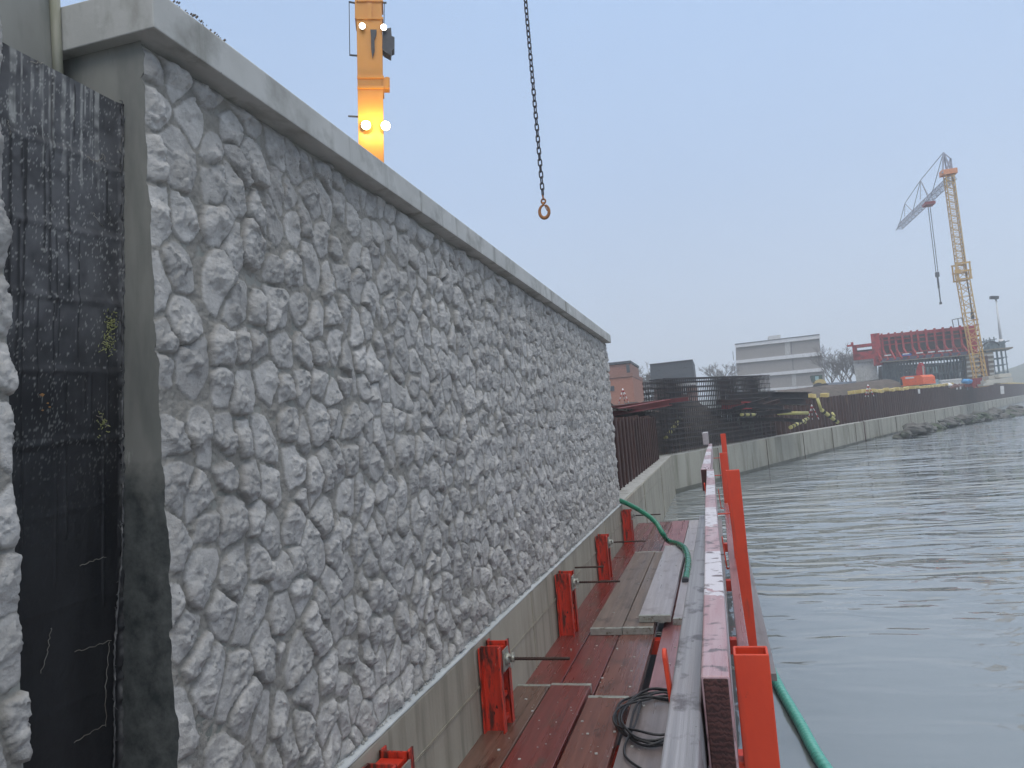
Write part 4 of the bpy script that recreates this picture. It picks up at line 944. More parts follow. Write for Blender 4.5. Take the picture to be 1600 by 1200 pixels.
fr = Fr(W(1150, 600, 118), W(1290, 590, 117.4))
ap = thing('apartment_building', 'three-storey grey apartment block with white storey bands', 'building', tuple(fr.p(2, 0, .3)))
def quadp(fr, L0, R0, R1, L1, d0, d1, nm, m, par): return hz_poly(fr, [L0, R0, R1, L1], d0, d1, nm, m, par)
rows = [(1149.5, 543.5, 1281.5, 529, 1148, 538.5, 1280.3, 523), (1150.5, 568, 1284.5, 555.5, 1150, 563.5, 1283.6, 549.5), (1152.5, 591.3, 1289, 580.0, 1152, 587.3, 1288, 574.4), (1160, 612, 1292, 606, 1159, 609.5, 1291, 601)]
for k, r in enumerate(rows): quadp(fr, (r[0], r[1]), (r[2], r[3]), (r[6], r[7]), (r[4], r[5]), -.35, 12, 'white_band', M['white_paint'], ap)
for k in range(3):
    a, c = rows[k], rows[k + 1]
    quadp(fr, (c[4], c[5]), (c[6] - 1.5, c[7]), (a[2] - 1, a[3]), (a[0], a[1]), 0, 11.8, 'storey_wall', M['brick_grey'], ap)
for (x, y0, y1, w_) in ((1226, 554.5, 534.6, 8), (1235.5, 553.5, 534, .9), (1238, 578, 558.8, .9), (1237, 603, 584, 6.5)):
    quadp(fr, (x + .9, y0), (x + w_ + .9, y0 - w_ * .1), (x + w_, y1 - w_ * .1), (x, y1), -.05, .05, 'recessed_bay' if w_ > 2 else 'downpipe', M['concrete_pale' if w_ > 2 else 'dark_metal'], ap)
quadp(fr, (1202, 533.3), (1221, 531), (1219.7, 522), (1200.5, 524.3), 1, 6, 'roof_housing', M['dirty_white'], ap)
quadp(fr, (1148, 538.7), (1280.3, 523.2), (1280.2, 522.3), (1147.8, 537.8), -.45, 12.1, 'roof_edge', M['dark_metal'], ap)
for (x0, y0) in ((1284, 546), (1287.5, 571)):
    b = MB()
    a0, h0 = fr.at(x0, y0 + 6); a1, h1 = fr.at(x0 + 3.4, y0 + 1.5)
    fr.box(b, a0, a1, h0, h0 + .15, -.3, 8)
    for d in range(6): fr.box(b, a1 - .05, a1, h0, h0 + 1.0, -.3 + d * 1.6, -.2 + d * 1.6)
    fr.box(b, a1 - .05, a1, h0 + .98, h0 + 1.05, -.3, 8); b.build('balcony', M['crane_grey'], ap)
b = MB()     # left flank: slanted corner piece
P0 = fr.p(fr.at(1150, 600)[0], 0, 0); P1 = P0 + fr.n * 10 - fr.u * 1.0
for k in range(3):
    h0 = fr.at(rows[k + 1][4], rows[k + 1][5])[1]; h1 = fr.at(rows[k][0], rows[k][1])[1]
    b.hexa([P0 + Vector((0, 0, h0 + .3)) + fr.n * 2, P0 + Vector((-.06, 0, h0 + .3)) + fr.n * 2, P0 + Vector((-.06, 0, h0 + .3)) + fr.n * 4, P0 + Vector((0, 0, h0 + .3)) + fr.n * 4,
            P0 + Vector((0, 0, h1 - .3)) + fr.n * 2, P0 + Vector((-.06, 0, h1 - .3)) + fr.n * 2, P0 + Vector((-.06, 0, h1 - .3)) + fr.n * 4, P0 + Vector((0, 0, h1 - .3)) + fr.n * 4])
b.build('window', M['glass'], ap)
# low annexe and hoarding
fr = Fr(W(1222, 612, 84), W(1265, 608, 84)); t = thing('site_cabin', 'long low white-roofed cabin in front of the apartment block', 'cabin', tuple(fr.p(0, 0, .3)))
quadp(fr, (1216, 622), (1268, 618), (1267, 610), (1215, 613.5), 0, 3, 'wall', M['brick_grey'], t); quadp(fr, (1214, 613.5), (1270, 608.5), (1270, 606.5), (1214, 611), -.3, 3.3, 'roof', M['white_paint'], t)
fr = Fr(W(1286, 600, 95), W(1404, 596, 94.5)); t = thing('site_hoarding', 'blue-grey site hoarding behind the brown embankment', 'fence', tuple(fr.p(0, 0, .3)))
quadp(fr, (1290, 612), (1404, 606), (1400, 592), (1288, 598.5), 0, .15, 'panel', M['hoarding'], t)
b = MB()
for i in range(16): fr.box(b, .3 + i * .62 * 1.05, .38 + i * .62 * 1.05, .3, 2.6, -.06, 0)
each(b, 'fence_post', M['crane_grey'], t)

# ------------------------------------------------------------------ red formwork on falsework
fr = Fr(W(1376, 563, 88), W(1505.5, 554.4, 86.5))
fw = thing('bridge_formwork', 'long red steel formwork for a bridge deck, raised on scaffolding', 'formwork', tuple(fr.p(0, 0, 1)))
quadp(fr, (1374, 561), (1524, 549.5), (1520, 512), (1366, 527), .5, 1.0, 'ply_face', M['form_ply'], fw)
def lb(q): return q
xs = [1367, 1377, 1388, 1398, 1409, 1423, 1433, 1446, 1460, 1473, 1486, 1500, 1513]
xe = [1526.5]
for i, x in enumerate(xs):
    f = (x - 1362) / 164; yt = 525.5 - 16.5 * f; a0, h0 = fr.at(x + 5, 562 - 12 * f + 1); a1, h1 = fr.at(x + .4, yt)
    b = MB(); aa = (a0 + a1) / 2; fr.box(b, aa - .10, aa + .10, h0, h1 + .2, -.1, .45); b.bar(fr.p(aa, -.1, h0 + 1.0), fr.p(aa + .35, -1.5, h0 - .1), .14); b.bar(fr.p(aa, -.1, h0 + .1), fr.p(aa + .2, -1.5, h0 - .15), .12); b.build('upright', M['formwork_red'], fw)
for k in range(6):
    f = k / 5; L_ = (1363 + 11 * f, 526.5 + 34 * f); R_ = (1521 + 4 * f, 511 + 38 * f)
    a0, h0 = fr.at(*L_); a1, h1 = fr.at(*R_); b = MB().bar(fr.p(a0, .25, h0), fr.p(a1, .25, h1), .26 if k in (0, 5) else .14, .34 if k in (0, 5) else .12); b.build('waling', M['formwork_red' if k != 3 else 'form_ply'], fw)
a0, h0 = fr.at(1529, 548); a1, h1 = fr.at(1524, 508.5)
b = MB(); fr.box(b, a0 - .9, a0 - .1, h0, h1, -.4, .4)
for z in range(6): fr.box(b, a0 - .1, a0 + .3, h0 + .4 + z * .55, h0 + .55 + z * .55, -.2, .1)
b.build('end_frame', M['formwork_red'], fw)
# lower left part
b = MB(); P = []
for q in ((1333, 563), (1376, 557.5), (1372, 540), (1329, 538)): pass
a0, h0 = fr.at(1334, 563.5); a1, h1 = fr.at(1375, 552); fr.box(b, a0, a1, h0, h0 + .85, -.3, .8)
a2, h2_ = fr.at(1330, 540); a3, _ = fr.at(1362, 540); fr.box(b, a0, a0 + .45, h0, h2_, -.3, .8); fr.box(b, a0, a3 + .4, h2_ - .3, h2_, -.3, .8); fr.box(b, a3, a3 + .9, h0 - .8, h2_ + 1.0, -.35, .85)
fr.box(b, a0 - .5, a0, h2_ - .1, h2_ + .1, -.2, .2); fr.box(b, a0 - .1, a0 + .15, h2_, h2_ + .35, -.2, .2)
b.build('side_frame', M['formwork_red'], fw)
b = MB(); fr.box(b, a0 + .45, a3, h0 + .8, h2_ - .6, .2, .6); b.build('ply_face', M['form_ply'], fw)
# blue beams, edge deck
quadp(fr, (1377, 567), (1512, 556), (1511.5, 550), (1376.5, 561.5), -1.4, 6, 'deck_edge', mat('deck_edge', (.05, .055, .10), (.09, .09, .13), (1, 1, 3), (.6, .8)), fw)
quadp(fr, (1375, 567.8), (1513, 556.4), (1513, 555.2), (1375, 566.6), -1.8, -1.2, 'walkway', M['timber_clad'], fw)
b = MB()
for x in (1388, 1416, 1437, 1455, 1470, 1482): f = (x - 1376) / 130; fr.pb(b, x - 6, 558.6 - 10 * f, x + 4, 555.8 - 10 * f, -1.55, -1.42)
each(b, 'white_board', M['white_paint'], fw)
b = MB()
for x in (1414, 1420): f = (x - 1376) / 130; fr.pb(b, x - 5, 560.6 - 10 * f, x + 3, 556.4 - 10 * f, -1.52, -1.43)
each(b, 'blue_board', M['blue'], fw)
# pier
pr = thing('concrete_pier', 'pale concrete abutment under the left end of the red formwork', 'pier', tuple(fr.p(-1, 0, .3)))
quadp(fr, (1338, 597), (1373, 592.5), (1369, 562.5), (1333, 565.5), .2, 7, 'pier_body', M['concrete_pale'], pr)
quadp(fr, (1334, 566), (1366, 564.5), (1363, 560), (1333, 563.5), 0, 7.2, 'pier_head', M['dirty_white'], pr)
# falsework
sc_ = thing('falsework_scaffold', 'forest of galvanised shoring props under the red formwork', 'scaffold', tuple(fr.p(2, 0, .3)))
ab, hb = fr.at(1372, 590); ae, _ = fr.at(1509, 585)
for d in range(4):
    b = MB(); n = 26
    for i in range(n + 1):
        a = ab + .5 + (ae - ab - .5) * i / n + .1 * d; ht = fr.at(1376 + 132 * i / n, 567 - 11 * i / n)[1]; b.bar(fr.p(a, d * 1.6, .4), fr.p(a, d * 1.6, ht), .075)
        if i < n and i % 3 == d % 3: b.bar(fr.p(a, d * 1.6, .9), fr.p(a + (ae - ab) / n, d * 1.6, ht - .3), .05)
    for z in (1.0, 2.0, 3.0): b.bar(fr.p(ab + .5, d * 1.6, z + .3), fr.p(ae, d * 1.6, z + .5), .06)
    b.build('prop_row', M['scaf'], sc_)
bk = quadp(fr, (1372, 600), (1512, 595), (1509, 560), (1372, 568), 7.5, 7.9, 'back_sheeting', M['dark_metal'], sc_)
b = MB()
for i in range(34):
    x = 1402 + rnd.random() * 72; f = (x - 1376) / 130; y = 578 - 8 * f + rnd.uniform(-6, 10); fr.pb(b, x, y + rnd.uniform(1, 2.2), x + rnd.uniform(.8, 2), y, 7.3, 7.42)
b.build('netting_patch', M['white_paint'], sc_, kind='stuff')
b = MB()
for i in range(14): x = 1405 + rnd.random() * 66; f = (x - 1376) / 130; fr.pb(b, x, 588 - 8 * f, x + .8, 574 - 8 * f, 7.2, 7.29)
b.build('netting_strip', M['container_blue'], sc_, kind='stuff')
# timber clad abutment and right tower
tb = thing('clad_abutment', 'brown-grey shuttered abutment under the right end of the formwork', 'abutment', tuple(fr.p(12, 0, .3)))
quadp(fr, (1510, 594), (1552, 590), (1549, 550.5), (1507, 556), -1.0, 5, 'shuttering', M['timber_clad'], tb)
b = MB()
for k in range(5):
    f = k / 4; x0, y0, x1, y1 = 1507.5 + 2.5 * f, 560 + 28 * f, 1550 + 1.5 * f, 555 + 29 * f; a, h = fr.at(x0, y0); c, h2_ = fr.at(x1, y1); b.bar(fr.p(a, -1.1, h), fr.p(c, -1.1, h2_), .15, .2)
each(b, 'waling', M['concrete_pale'], tb)
b = MB()
for x in (1531, 1540): a, h = fr.at(x, 590); fr.box(b, a, a + .25, h, h + 2.2, -1.25, -1.02)
each(b, 'upright', M['form_ply'], tb)
tw = thing('scaffold_tower', 'scaffold platform with railings at the right of the formwork', 'scaffold', tuple(fr.p(14, 0, .3)))
b = MB()
for x0, yb_, yt in ((1552, 588, 541), (1560, 587, 540), (1567, 586, 533), (1574, 584, 532), (1530, 548, 530), (1538, 547, 529), (1547, 546, 528), (1554, 546, 527)):
    for d in (0, 2.5):
        a, h = fr.at(x0, yb_); _, h1 = fr.at(x0 - 3, yt); b.bar(fr.p(a, d - .5, h), fr.p(a, d - .5, h1), .09)
for (xa, ya, xb, yb2) in ((1550, 561, 1573, 558), (1550, 572, 1574, 569), (1552, 584, 1575, 581), (1530, 535, 1556, 530), (1530, 540, 1555, 535), (1556, 537, 1576, 533)):
    a, h = fr.at(xa, ya); c, h1 = fr.at(xb, yb2)
    for d in (-.5, 2): b.bar(fr.p(a, d, h), fr.p(c, d, h1), .09)
each(b, 'scaffold_tube', M['scaf'], tw)
quadp(fr, (1529, 550), (1580, 545), (1580, 543), (1529, 548), -1.2, 3, 'deck', M['timber_clad'], tw)
quadp(fr, (1538, 546), (1572, 543), (1569, 532.5), (1546, 536), .2, 2.6, 'stacked_panel', M['scaf'], tw)
a, h = fr.at(1552, 590)
_q0, _q1 = fr.at(1540, 552), fr.at(1553, 540); b = MB().bar(fr.p(_q0[0], -.8, _q0[1]), fr.p(_q1[0], -.8, _q1[1]), .15, .2); b.build('brace', M['scaf'], tw)
b = MB(); _q2 = fr.at(1548, 548); c0 = fr.p(_q2[0], -.6, _q2[1]); b.tube([c0 + Vector((math.cos(t) * .9, 0, math.sin(t) * .9)) for t in [math.pi * k / 10 for k in range(11)]], .08, 6); b.build('arch_hoop', M['dark_metal'], tw)
b = MB()
for (xa, ya, xb, yb2) in ((1489, 499, 1504, 496), (1488, 499, 1490.5, 511), (1497, 497.5, 1499, 510), (1503, 496, 1506, 508)):
    a, h = fr.at(xa, ya); c, h1 = fr.at(xb, yb2); b.bar(fr.p(a, .3, h), fr.p(c, .3, h1), .07)
b.build('access_railing', M['dark_metal'], fw)
# floodlight mast
lp = thing('floodlight_mast', 'slender floodlight mast right of the tower crane', 'lamp post', tuple(W(1564, 532, 90)))
MB().tube([W(1564.5, 536, 90), W(1556.5, 470, 90)], .16, 8, r1=.07).build('mast', M['white_paint'], lp)
hd = W(1555.5, 465.5, 90); b = MB(); b.bar(hd + Vector((-.5, 0, .1)), hd + Vector((.25, 0, .0)), .5, .3); b.bar(hd + Vector((.0, 0, -.1)), hd + Vector((.05, 0, -.5)), .12); b.build('lamp_head', M['dark_metal'], lp)
MB().tube([W(1564.5, 541, 90), W(1564, 530, 90)], .45, 8, r1=.2).build('mast_base', M['dirty_white'], lp)

# ------------------------------------------------------------------ site vehicles and stores
ex = thing('excavator', 'orange excavator with its arm raised, in front of the falsework', 'excavator', tuple(W(1424, 606, 76)))
f2 = Fr(W(1406, 604, 76), W(1442, 601, 74.5))
hz_poly(f2, [(1408, 603.8), (1443, 600.2), (1441.5, 589), (1437, 586.2), (1411, 588.2), (1406.6, 591)], 0, 2.0, 'engine_body', M['exc_orange'], ex)
quadp(f2, (1415, 592.2), (1428.5, 591), (1428, 588.6), (1414.6, 589.6), -.03, 0, 'white_marking', M['white_paint'], ex)
quadp(f2, (1407.6, 602.5), (1411, 602), (1409, 591.5), (1406.9, 591.6), -.04, .4, 'cab_window', M['glass'], ex)
quadp(f2, (1410, 607), (1441, 604), (1441, 601.2), (1410, 604.2), .2, 1.8, 'turntable', M['dark_metal'], ex)
hz_poly(f2, [(1408, 610), (1443, 606.5), (1445, 605), (1442, 603.2), (1409, 606.2), (1406, 608.5)], -.1, .5, 'track', M['black_paint'], ex)
hz_poly(f2, [(1408, 610), (1443, 606.5), (1445, 605), (1442, 603.2), (1409, 606.2), (1406, 608.5)], 1.6, 2.2, 'track', M['black_paint'], ex)
hz_poly(f2, [(1424, 588), (1434, 587), (1434, 577), (1431, 567.5), (1428, 567), (1425, 574), (1423.5, 580)], .8, 1.2, 'boom', M['formwork_red'], ex)
b = MB(); a, h = f2.at(1436, 590); c, h1 = f2.at(1434, 572); b.bar(f2.p(a, .8, h), f2.p(c, .8, h1), .12); b.build('hydraulic_ram', M['galv'], ex)
ld = thing('wheel_loader', 'small yellow loader with a dark green cab before the apartment block', 'loader', tuple(W(1280, 605, 80)))
f3 = Fr(W(1266, 605, 80), W(1292, 603, 80))
P = [f3.at(1273 + 9 + 9.0 * math.cos(t), 598.5 - 6.3 * math.sin(t)) for t in [2 * math.pi * k / 14 for k in range(14)]]
MB().prism([f3.p(a, 0, h) for a, h in P], f3.n * 1.3).build('hood', M['yellow'], ld)
hz_poly(f3, [(1271, 597), (1286, 595.5), (1285.6, 585.4), (1268.5, 586.5)], .3, 1.5, 'cab', mat('cab_green', (.03, .06, .05), (.05, .09, .07)), ld)
quadp(f3, (1274.5, 594), (1280, 593.6), (1279.6, 587.6), (1274, 588), .22, .3, 'cab_window', M['container_blue'], ld)
b = MB(); a, h = f3.at(1279, 606.5); b.tube([f3.p(a, -.1, h), f3.p(a, .3, h)], .55, 16); b.build('wheel', M['black_paint'], ld)
b = MB(); a, h = f3.at(1289, 605.8); b.tube([f3.p(a, -.1, h), f3.p(a, .3, h)], .45, 16); b.build('wheel', M['black_paint'], ld)
def store(name, pix, Y, d, m, lab, cat, extra=None, grp=None):
    f = Fr(W(pix[0][0], pix[0][1], Y), W(pix[1][0], pix[1][1], Y)); t = thing(name, lab, cat, tuple(f.p(0, 0, .3)), grp); hz_poly(f, pix, 0, d, 'body', m, t)
    if extra: extra(f, t)
    return t
def ribs(f, t, pix=None, m=None):
    b = MB(); L_ = f.L; h0 = W(0, 0, 1).z
    return None
def corr(m, z1):
    def _(f, t):
        b = MB(); n = int(f.L / .3)
        for i in range(n): f.box(b, .1 + i * .3, .22 + i * .3, .5, z1, -.05, -.002)
        b.build('corrugation', m, t); b2 = MB(); f.box(b2, -.03, f.L + .03, z1, z1 + .12, -.06, 0); b2.build('top_rail', m, t)
    return _
store('container', [(1451.5, 607), (1467, 605.5), (1466, 592.5), (1449.5, 594)], 78, 2.2, M['container_blue'], 'pale blue container right of the orange excavator', 'container', corr(M['container_blue'], W(1458, 595.5, 78).z))
store('container', [(1470, 606), (1503.5, 603), (1502.5, 591), (1468, 594)], 79, 2.2, M['dirty_white'], 'long white container beside the pale blue one', 'container', corr(M['dirty_white'], W(1485, 595, 79).z))
store('container', [(1519, 604), (1535, 602.6), (1534.5, 590.6), (1517, 592)], 80, 2.2, M['container_red'], 'dark red container right of the blue tarpaulin', 'container', corr(M['container_red'], W(1525, 593, 80).z))
def blob(name, cx, cy, wd, ht, Y, m, lab, cat):
    c = W(cx, cy, Y); k = Y / 1155; b = MB(); n1, n2 = 16, 8; sdd = rnd.random() * 40
    for a in range(n1):
        for q in range(n2 + 1):
            th = 2 * math.pi * a / n1; ph = math.pi * q / n2; d = Vector((math.cos(th) * math.sin(ph), math.sin(th) * math.sin(ph), math.cos(ph))); kk = 1 + .35 * mnoise.noise(d * 1.7 + Vector((sdd, 0, 0)))
            b.v.append(tuple(c + Vector((d.x * wd * k / 2 * kk, d.y * wd * k / 2 * kk, d.z * ht * k / 2 * kk))))
    for a in range(n1):
        for q in range(n2): b.f.append((a * (n2 + 1) + q, ((a + 1) % n1) * (n2 + 1) + q, ((a + 1) % n1) * (n2 + 1) + q + 1, a * (n2 + 1) + q + 1))
    tag(b.build(name, m), lab, cat)
blob('big_bag', 1477.5, 603, 18, 8, 76, M['white_paint'], 'white bulk bag slumped in front of the long white container', 'bag')
blob('tarpaulin', 1510, 596, 13, 7, 79, M['tarp_blue'], 'crumpled bright blue tarpaulin between the white and red containers', 'tarpaulin')
for i, (x0, yb_, x1, yt, Y) in enumerate(((1541, 600, 1562, 592.6, 78), (1544, 592.6, 1566, 586, 80), (1562, 599, 1582, 590, 78), (1560, 590, 1580, 583, 79), (1536, 603, 1552, 598, 77))):
    nm = ['lowest left of the pale blocks by the abutment', 'upper left pale block by the abutment', 'lowest right of the pale blocks by the abutment', 'topmost right pale block by the abutment', 'small pale slab at the front of the block pile'][i]
    store('concrete_block', [(x0 + .7, yb_), (x1 + .7, yb_ - 1.8), (x1, yt - .4), (x0, yt + 1.4)], Y, 1.6, M['beige'], nm, 'block', None, 'pale concrete blocks by the abutment')
for i in range(7):
    a = W(1484 + i * 2, 607 - i * .4, 75); c = W(1492 + i * 2.5, 600 + (i % 3), 76); o = MB().bar(a, c, .1, .1).build('timber_scrap', M['wood_rust']); tag(o, 'reddish timber scrap heaped in front of the long white container', 'timber', 'timber scraps by the long white container')
o = MB().bar(W(1435.6, 615, 62), W(1435.4, 608, 62), .16, .16).build('marker_post', M['white_paint']); tag(o, 'short white marker post below the orange excavator', 'post')
o = MB().bar(W(1566.5, 615.5, qpt(60).y), W(1565.6, 603, qpt(60).y), .28, .05).build('marker_board', M['dirty_white']); tag(o, 'narrow white board on the far sheet pile wall', 'board')

# ------------------------------------------------------------------ tower crane
tcr = thing('tower_crane', 'yellow self-erecting tower crane with a grey jib, rising behind the formwork', 'crane', tuple(W(1520, 556, 83)))
mb, mt = W(1526, 600, 82.5), W(1482.5, 283, 82.5)
mb = Vector((mt.x + (mb.x - mt.x) * .5, mt.y, mb.z)); mt = Vector((mb.x, mb.y, mt.z)) if False else mt
def lattice(b, p0, p1, wd, n, r, up=Vector((0, 1, 0)), w1=None, tri=False):
    d = (p1 - p0).normalized(); a = d.cross(up).normalized(); c = a.cross(d).normalized(); w1 = w1 or wd
    offs = [(-1, -1), (1, -1), (1, 1), (-1, 1)] if not tri else [(-1, -1), (1, -1), (0, 1)]
    def P(k, f): ww = (wd + (w1 - wd) * f) / 2; return p0.lerp(p1, f) + a * offs[k][0] * ww + c * offs[k][1] * ww
    K = len(offs)
    for k in range(K): b.bar(P(k, 0), P(k, 1), r * 1.5)
    for i in range(n):
        for k in range(K):
            j = (k + 1) % K; f0, f1 = i / n, (i + 1) / n
            b.bar(P(k if i % 2 else j, f0), P(j if i % 2 else k, f1), r * .8); b.bar(P(k, f0), P(j, f0), r * .8)
    return b
base = W(1523, 556, 82.5); top = W(1482, 272, 82.5); kx = W(1502.5, 425, 82.5)
lattice(MB(), Vector((base.x + .3, base.y, .6)), kx, .92, 14, .06, Vector((0, 1, 0))).build('lower_mast', M['crane_yellow'], tcr)
lattice(MB(), kx, top, .74, 28, .048, Vector((0, 1, 0))).build('upper_mast', M['crane_yellow'], tcr)
b = MB(); 
for s_ in (-1, 1): b.bar(kx + Vector((s_ * .6, -.6, -.8)), kx + Vector((s_ * .6, -.6, .8)), .12); b.bar(kx + Vector((s_ * .6, .6, -.8)), kx + Vector((s_ * .6, .6, .8)), .12)
for z in (-.8, 0, .8): b.box(kx.x - .68, kx.x + .68, kx.y - .7, kx.y - .6, kx.z + z - .07, kx.z + z + .07); b.box(kx.x - .68, kx.x + .68, kx.y + .6, kx.y + .7, kx.z + z - .07, kx.z + z + .07)
b.box(kx.x - .8, kx.x - .3, kx.y - .8, kx.y - .55, kx.z - .2, kx.z + .2); each(b, 'mast_collar', M['crane_yellow'], tcr)
hh_ = top.z
def atz(px, py, z): return WZ(px, py, z)
tip = atz(1404, 355, hh_ - .3); jr = W(1488, 277, 82.3); jr.z = hh_ - .3
lattice(MB(), jr, tip, .72, 30, .040, Vector((0, 0, 1)), .7, True).build('jib', M['crane_grey'], tcr)
b = MB(); b.bar(top + Vector((-.7, 0, .15)), top + Vector((.7, 0, .15)), 1.0, .5); b.build('slewing_platform', mat('crane_amber', (.60, .25, .12), (.7, .3, .15)), tcr)
apx = W(1474, 238.5, 82.5); ap2 = W(1485.3, 248, 82.5)
b = MB(); 
for q in (W(1473, 271, 82), W(1480, 271, 83.2), W(1487, 268, 82.5)): b.bar(q, apx, .13)
for q in (W(1487.5, 268, 82.5), W(1478.5, 268, 82.5)): b.bar(q, ap2, .15)
b.bar(apx, ap2, .08); b.build('apex_frame', M['crane_grey'], tcr)
def onjib(px): 
    best = min((abs(proj_x(jr.lerp(tip, f / 200)) - px), f / 200) for f in range(201))[1]; return jr.lerp(tip, best)
def proj_x(p): c = R.T @ np.array(p); return 800 + F * c[0] / -c[2]
j1 = onjib(1444); t1 = j1 + Vector((-.1, 0, 2.6)); j2 = onjib(1418); t2 = j2 + Vector((-.1, 0, 1.9))
b = MB(); b.bar(j1 + Vector((-.5, -.5, .3)), t1, .06); b.bar(j1 + Vector((.7, .6, .3)), t1, .06); b.bar(j1 + Vector((.1, -1.5, .3)), t1, .05); b.build('jib_mast', M['crane_grey'], tcr); b = MB(); b.bar(j2 + Vector((-.3, 0, .3)), t2, .06); b.bar(j2 + Vector((.5, -1.2, .3)), t2, .06); b.build('jib_mast', M['crane_grey'], tcr)
b = MB()
for a, c in ((apx, t1), (t1, t2), (apx, onjib(1455)), (t1, onjib(1425)), (ap2, W(1519, 497, 82.8)), (W(1487.5, 268, 82.8), W(1520.5, 500, 82.8)), (t2, tip)): MB().tube([a, c], .035, 5).build('stay_rope', M['rope'], tcr)
b = MB(); b.bar(W(1518.8, 488, 82.8), W(1520, 498, 82.8), .25, .25); b.build('pulley_block', M['dark_metal'], tcr)
jt = onjib(1450); b = MB(); b.box(jt.x - .5, jt.x + .5, jt.y - .7, jt.y + .7, jt.z - .75, jt.z - .45); b.build('trolley', M['container_red'], tcr)
bot = Vector((jt.x, jt.y, WZ(1472.5, 475, 1).z)); hk = Vector((jt.x, jt.y, jt.z - 15.0 * .7))
zk = lambda py: (D(1470, py)[2] / D(1470, py)[1]) * jt.y
b = MB()
for s_ in (-.1, .1): b.tube([jt + Vector((s_, 0, -.7)), Vector((jt.x + s_, jt.y, zk(425)))], .04, 5)
b.build('hoist_rope', M['rope'], tcr)
b = MB(); b.bar(Vector((jt.x, jt.y, zk(425))), Vector((jt.x, jt.y, zk(432))), .35, .35); b.bar(Vector((jt.x, jt.y, zk(432))), Vector((jt.x, jt.y, zk(450))), .16, .16); b.bar(Vector((jt.x, jt.y, zk(450))), Vector((jt.x, jt.y, zk(474))), .10, .10); b.bar(Vector((jt.x, jt.y, zk(472))), Vector((jt.x, jt.y, zk(475.5))), .22, .22); b.build('hook_block', M['dark_metal'], tcr)

# ------------------------------------------------------------------ mobile crane boom behind the wall
YB_ = 17.0
bl, bt = W(585, 262, YB_), W(577, -60, YB_ + .0)
boom = thing('crane_boom', 'orange telescopic crane boom with work lamps rising behind the stone wall', 'crane', tuple(bl))
dv = (bt - bl).normalized(); low = bl - dv * (bl.z - .3) / dv.z
cdv = Vector((bl.x, bl.y, 0)).normalized(); sdv = Vector((cdv.y, -cdv.x, 0))     # away / right as seen
def bb(px, py, off=0.0): v = Vector(D(px, py)); n = cdv; t = (bl.dot(n) + off) / v.dot(n); return v * t
def boomp(px, py, off=0): return bb(px, py, off)
kpx = .54 / 38
def seg(ya, yb2, xl, xr, dep, name, m, sh=0):
    b = MB(); A = bb(xl[0], ya); B = bb(xr[0], ya); C = bb(xr[1], yb2); E_ = bb(xl[1], yb2)
    b.prism([A, B, C, E_], cdv * dep); return b.build(name, m, boom, bevel=.01)
low2 = bb(600, 420)
seg(-60, 28, (554, 554.5), (596, 596.5), .62, 'upper_section', M['crane_orange'])
seg(28.2, 262, (557, 560.5), (597, 600), .52, 'lower_section', M['crane_orange'])
b = MB(); A = bb(560.5, 262.4); B = bb(600, 262.4); C = Vector((B.x + .03, B.y, .3)); E_ = Vector((A.x + .03, A.y, .3)); b.prism([A, B, C, E_], cdv * .52); b.build('base_section', M['crane_orange'], boom)
b = MB()
for y0, y1 in ((118, 121.5), (134, 137.5), (0, 2), (26.5, 29.5)):
    b.prism([bb(556.5 + y0 * .012, y0, -.04), bb(598.5 + y0 * .012, y0, -.04), bb(598.5 + y1 * .012, y1, -.04), bb(556.5 + y1 * .012, y1, -.04)], cdv * .62)
each(b, 'section_collar', M['crane_orange'], boom, bevel=.004)
b = MB(); b.prism([bb(596, 121), bb(609, 121), bb(609, 136.5), bb(596, 136.5)], cdv * .3); b.prism([bb(602, 120, -.02), bb(607, 120, -.02), bb(607, 137.5, -.02), bb(602, 137.5, -.02)], cdv * .05); b.build('side_bracket', M['crane_orange'], boom)
b = MB(); b.bar(bb(577.5, 5, -.03), bb(577.5, 30, -.03), .11, .05, cdv); b.build('cable_guide', M['crane_orange'], boom)
b = MB()
for (x0, y0, x1, y1) in ((545, 3, 556, 5), (546, 86, 558, 87), (597, 4, 604, 4.5), (597, 84, 611, 86), (544, 181.5, 560, 182.5)): b.bar(bb(x0, y0, .1), bb(x1, y1, .1), .035, .035)
b.tube([bb(545.5, 4, .1), bb(546.5, 86, .1)], .010, 6); b.tube([bb(600.5, 5, .1), bb(600, 40, .1)], .010, 6); b.build('cable_rail', M['dark_metal'], boom)
b = MB(); b.prism([bb(578.5, 46, -.06), bb(588.5, 46, -.06), bb(588, 53, -.06), bb(585, 62, -.06), bb(585.5, 78, -.06), bb(582, 90, -.06), bb(580, 76, -.06), bb(579.5, 55, -.06)], cdv * .06); b.build('latch_mechanism', M['dark_metal'], boom)
b = MB(); b.prism([bb(598, 46), bb(611, 43), bb(612, 56), bb(616.5, 58), bb(616.5, 76), bb(612, 78), bb(611, 86), bb(600, 80), bb(597, 76)], cdv * .3); b.build('control_box', M['dark_metal'], boom)
def lamp(px, py, r, m, E_):
    c = bb(px, py, -.12); b = MB(); b.tube([c, c - cdv * .03], r, 16); lh = MB(); lh.tube([c + cdv * .1, c + cdv * .002], r * .6, 14, r1=r * 1.12); h_ = lh.build('lamp_housing', M['dark_metal'], boom); b.build('lamp_lens', m, h_)
    if E_ > 20:
        ld_ = bpy.data.lights.new('work_lamp', 'POINT'); ld_.energy = 34; ld_.color = (1, .78, .38); ld_.shadow_soft_size = .08; lo_ = bpy.data.objects.new('work_lamp_light', ld_); S.collection.objects.link(lo_); lo_.location = c - cdv * .16
    q = MB().bar(c + cdv * .1, c + cdv * .16, .03); q.build('lamp_bracket', M['dark_metal'], h_)
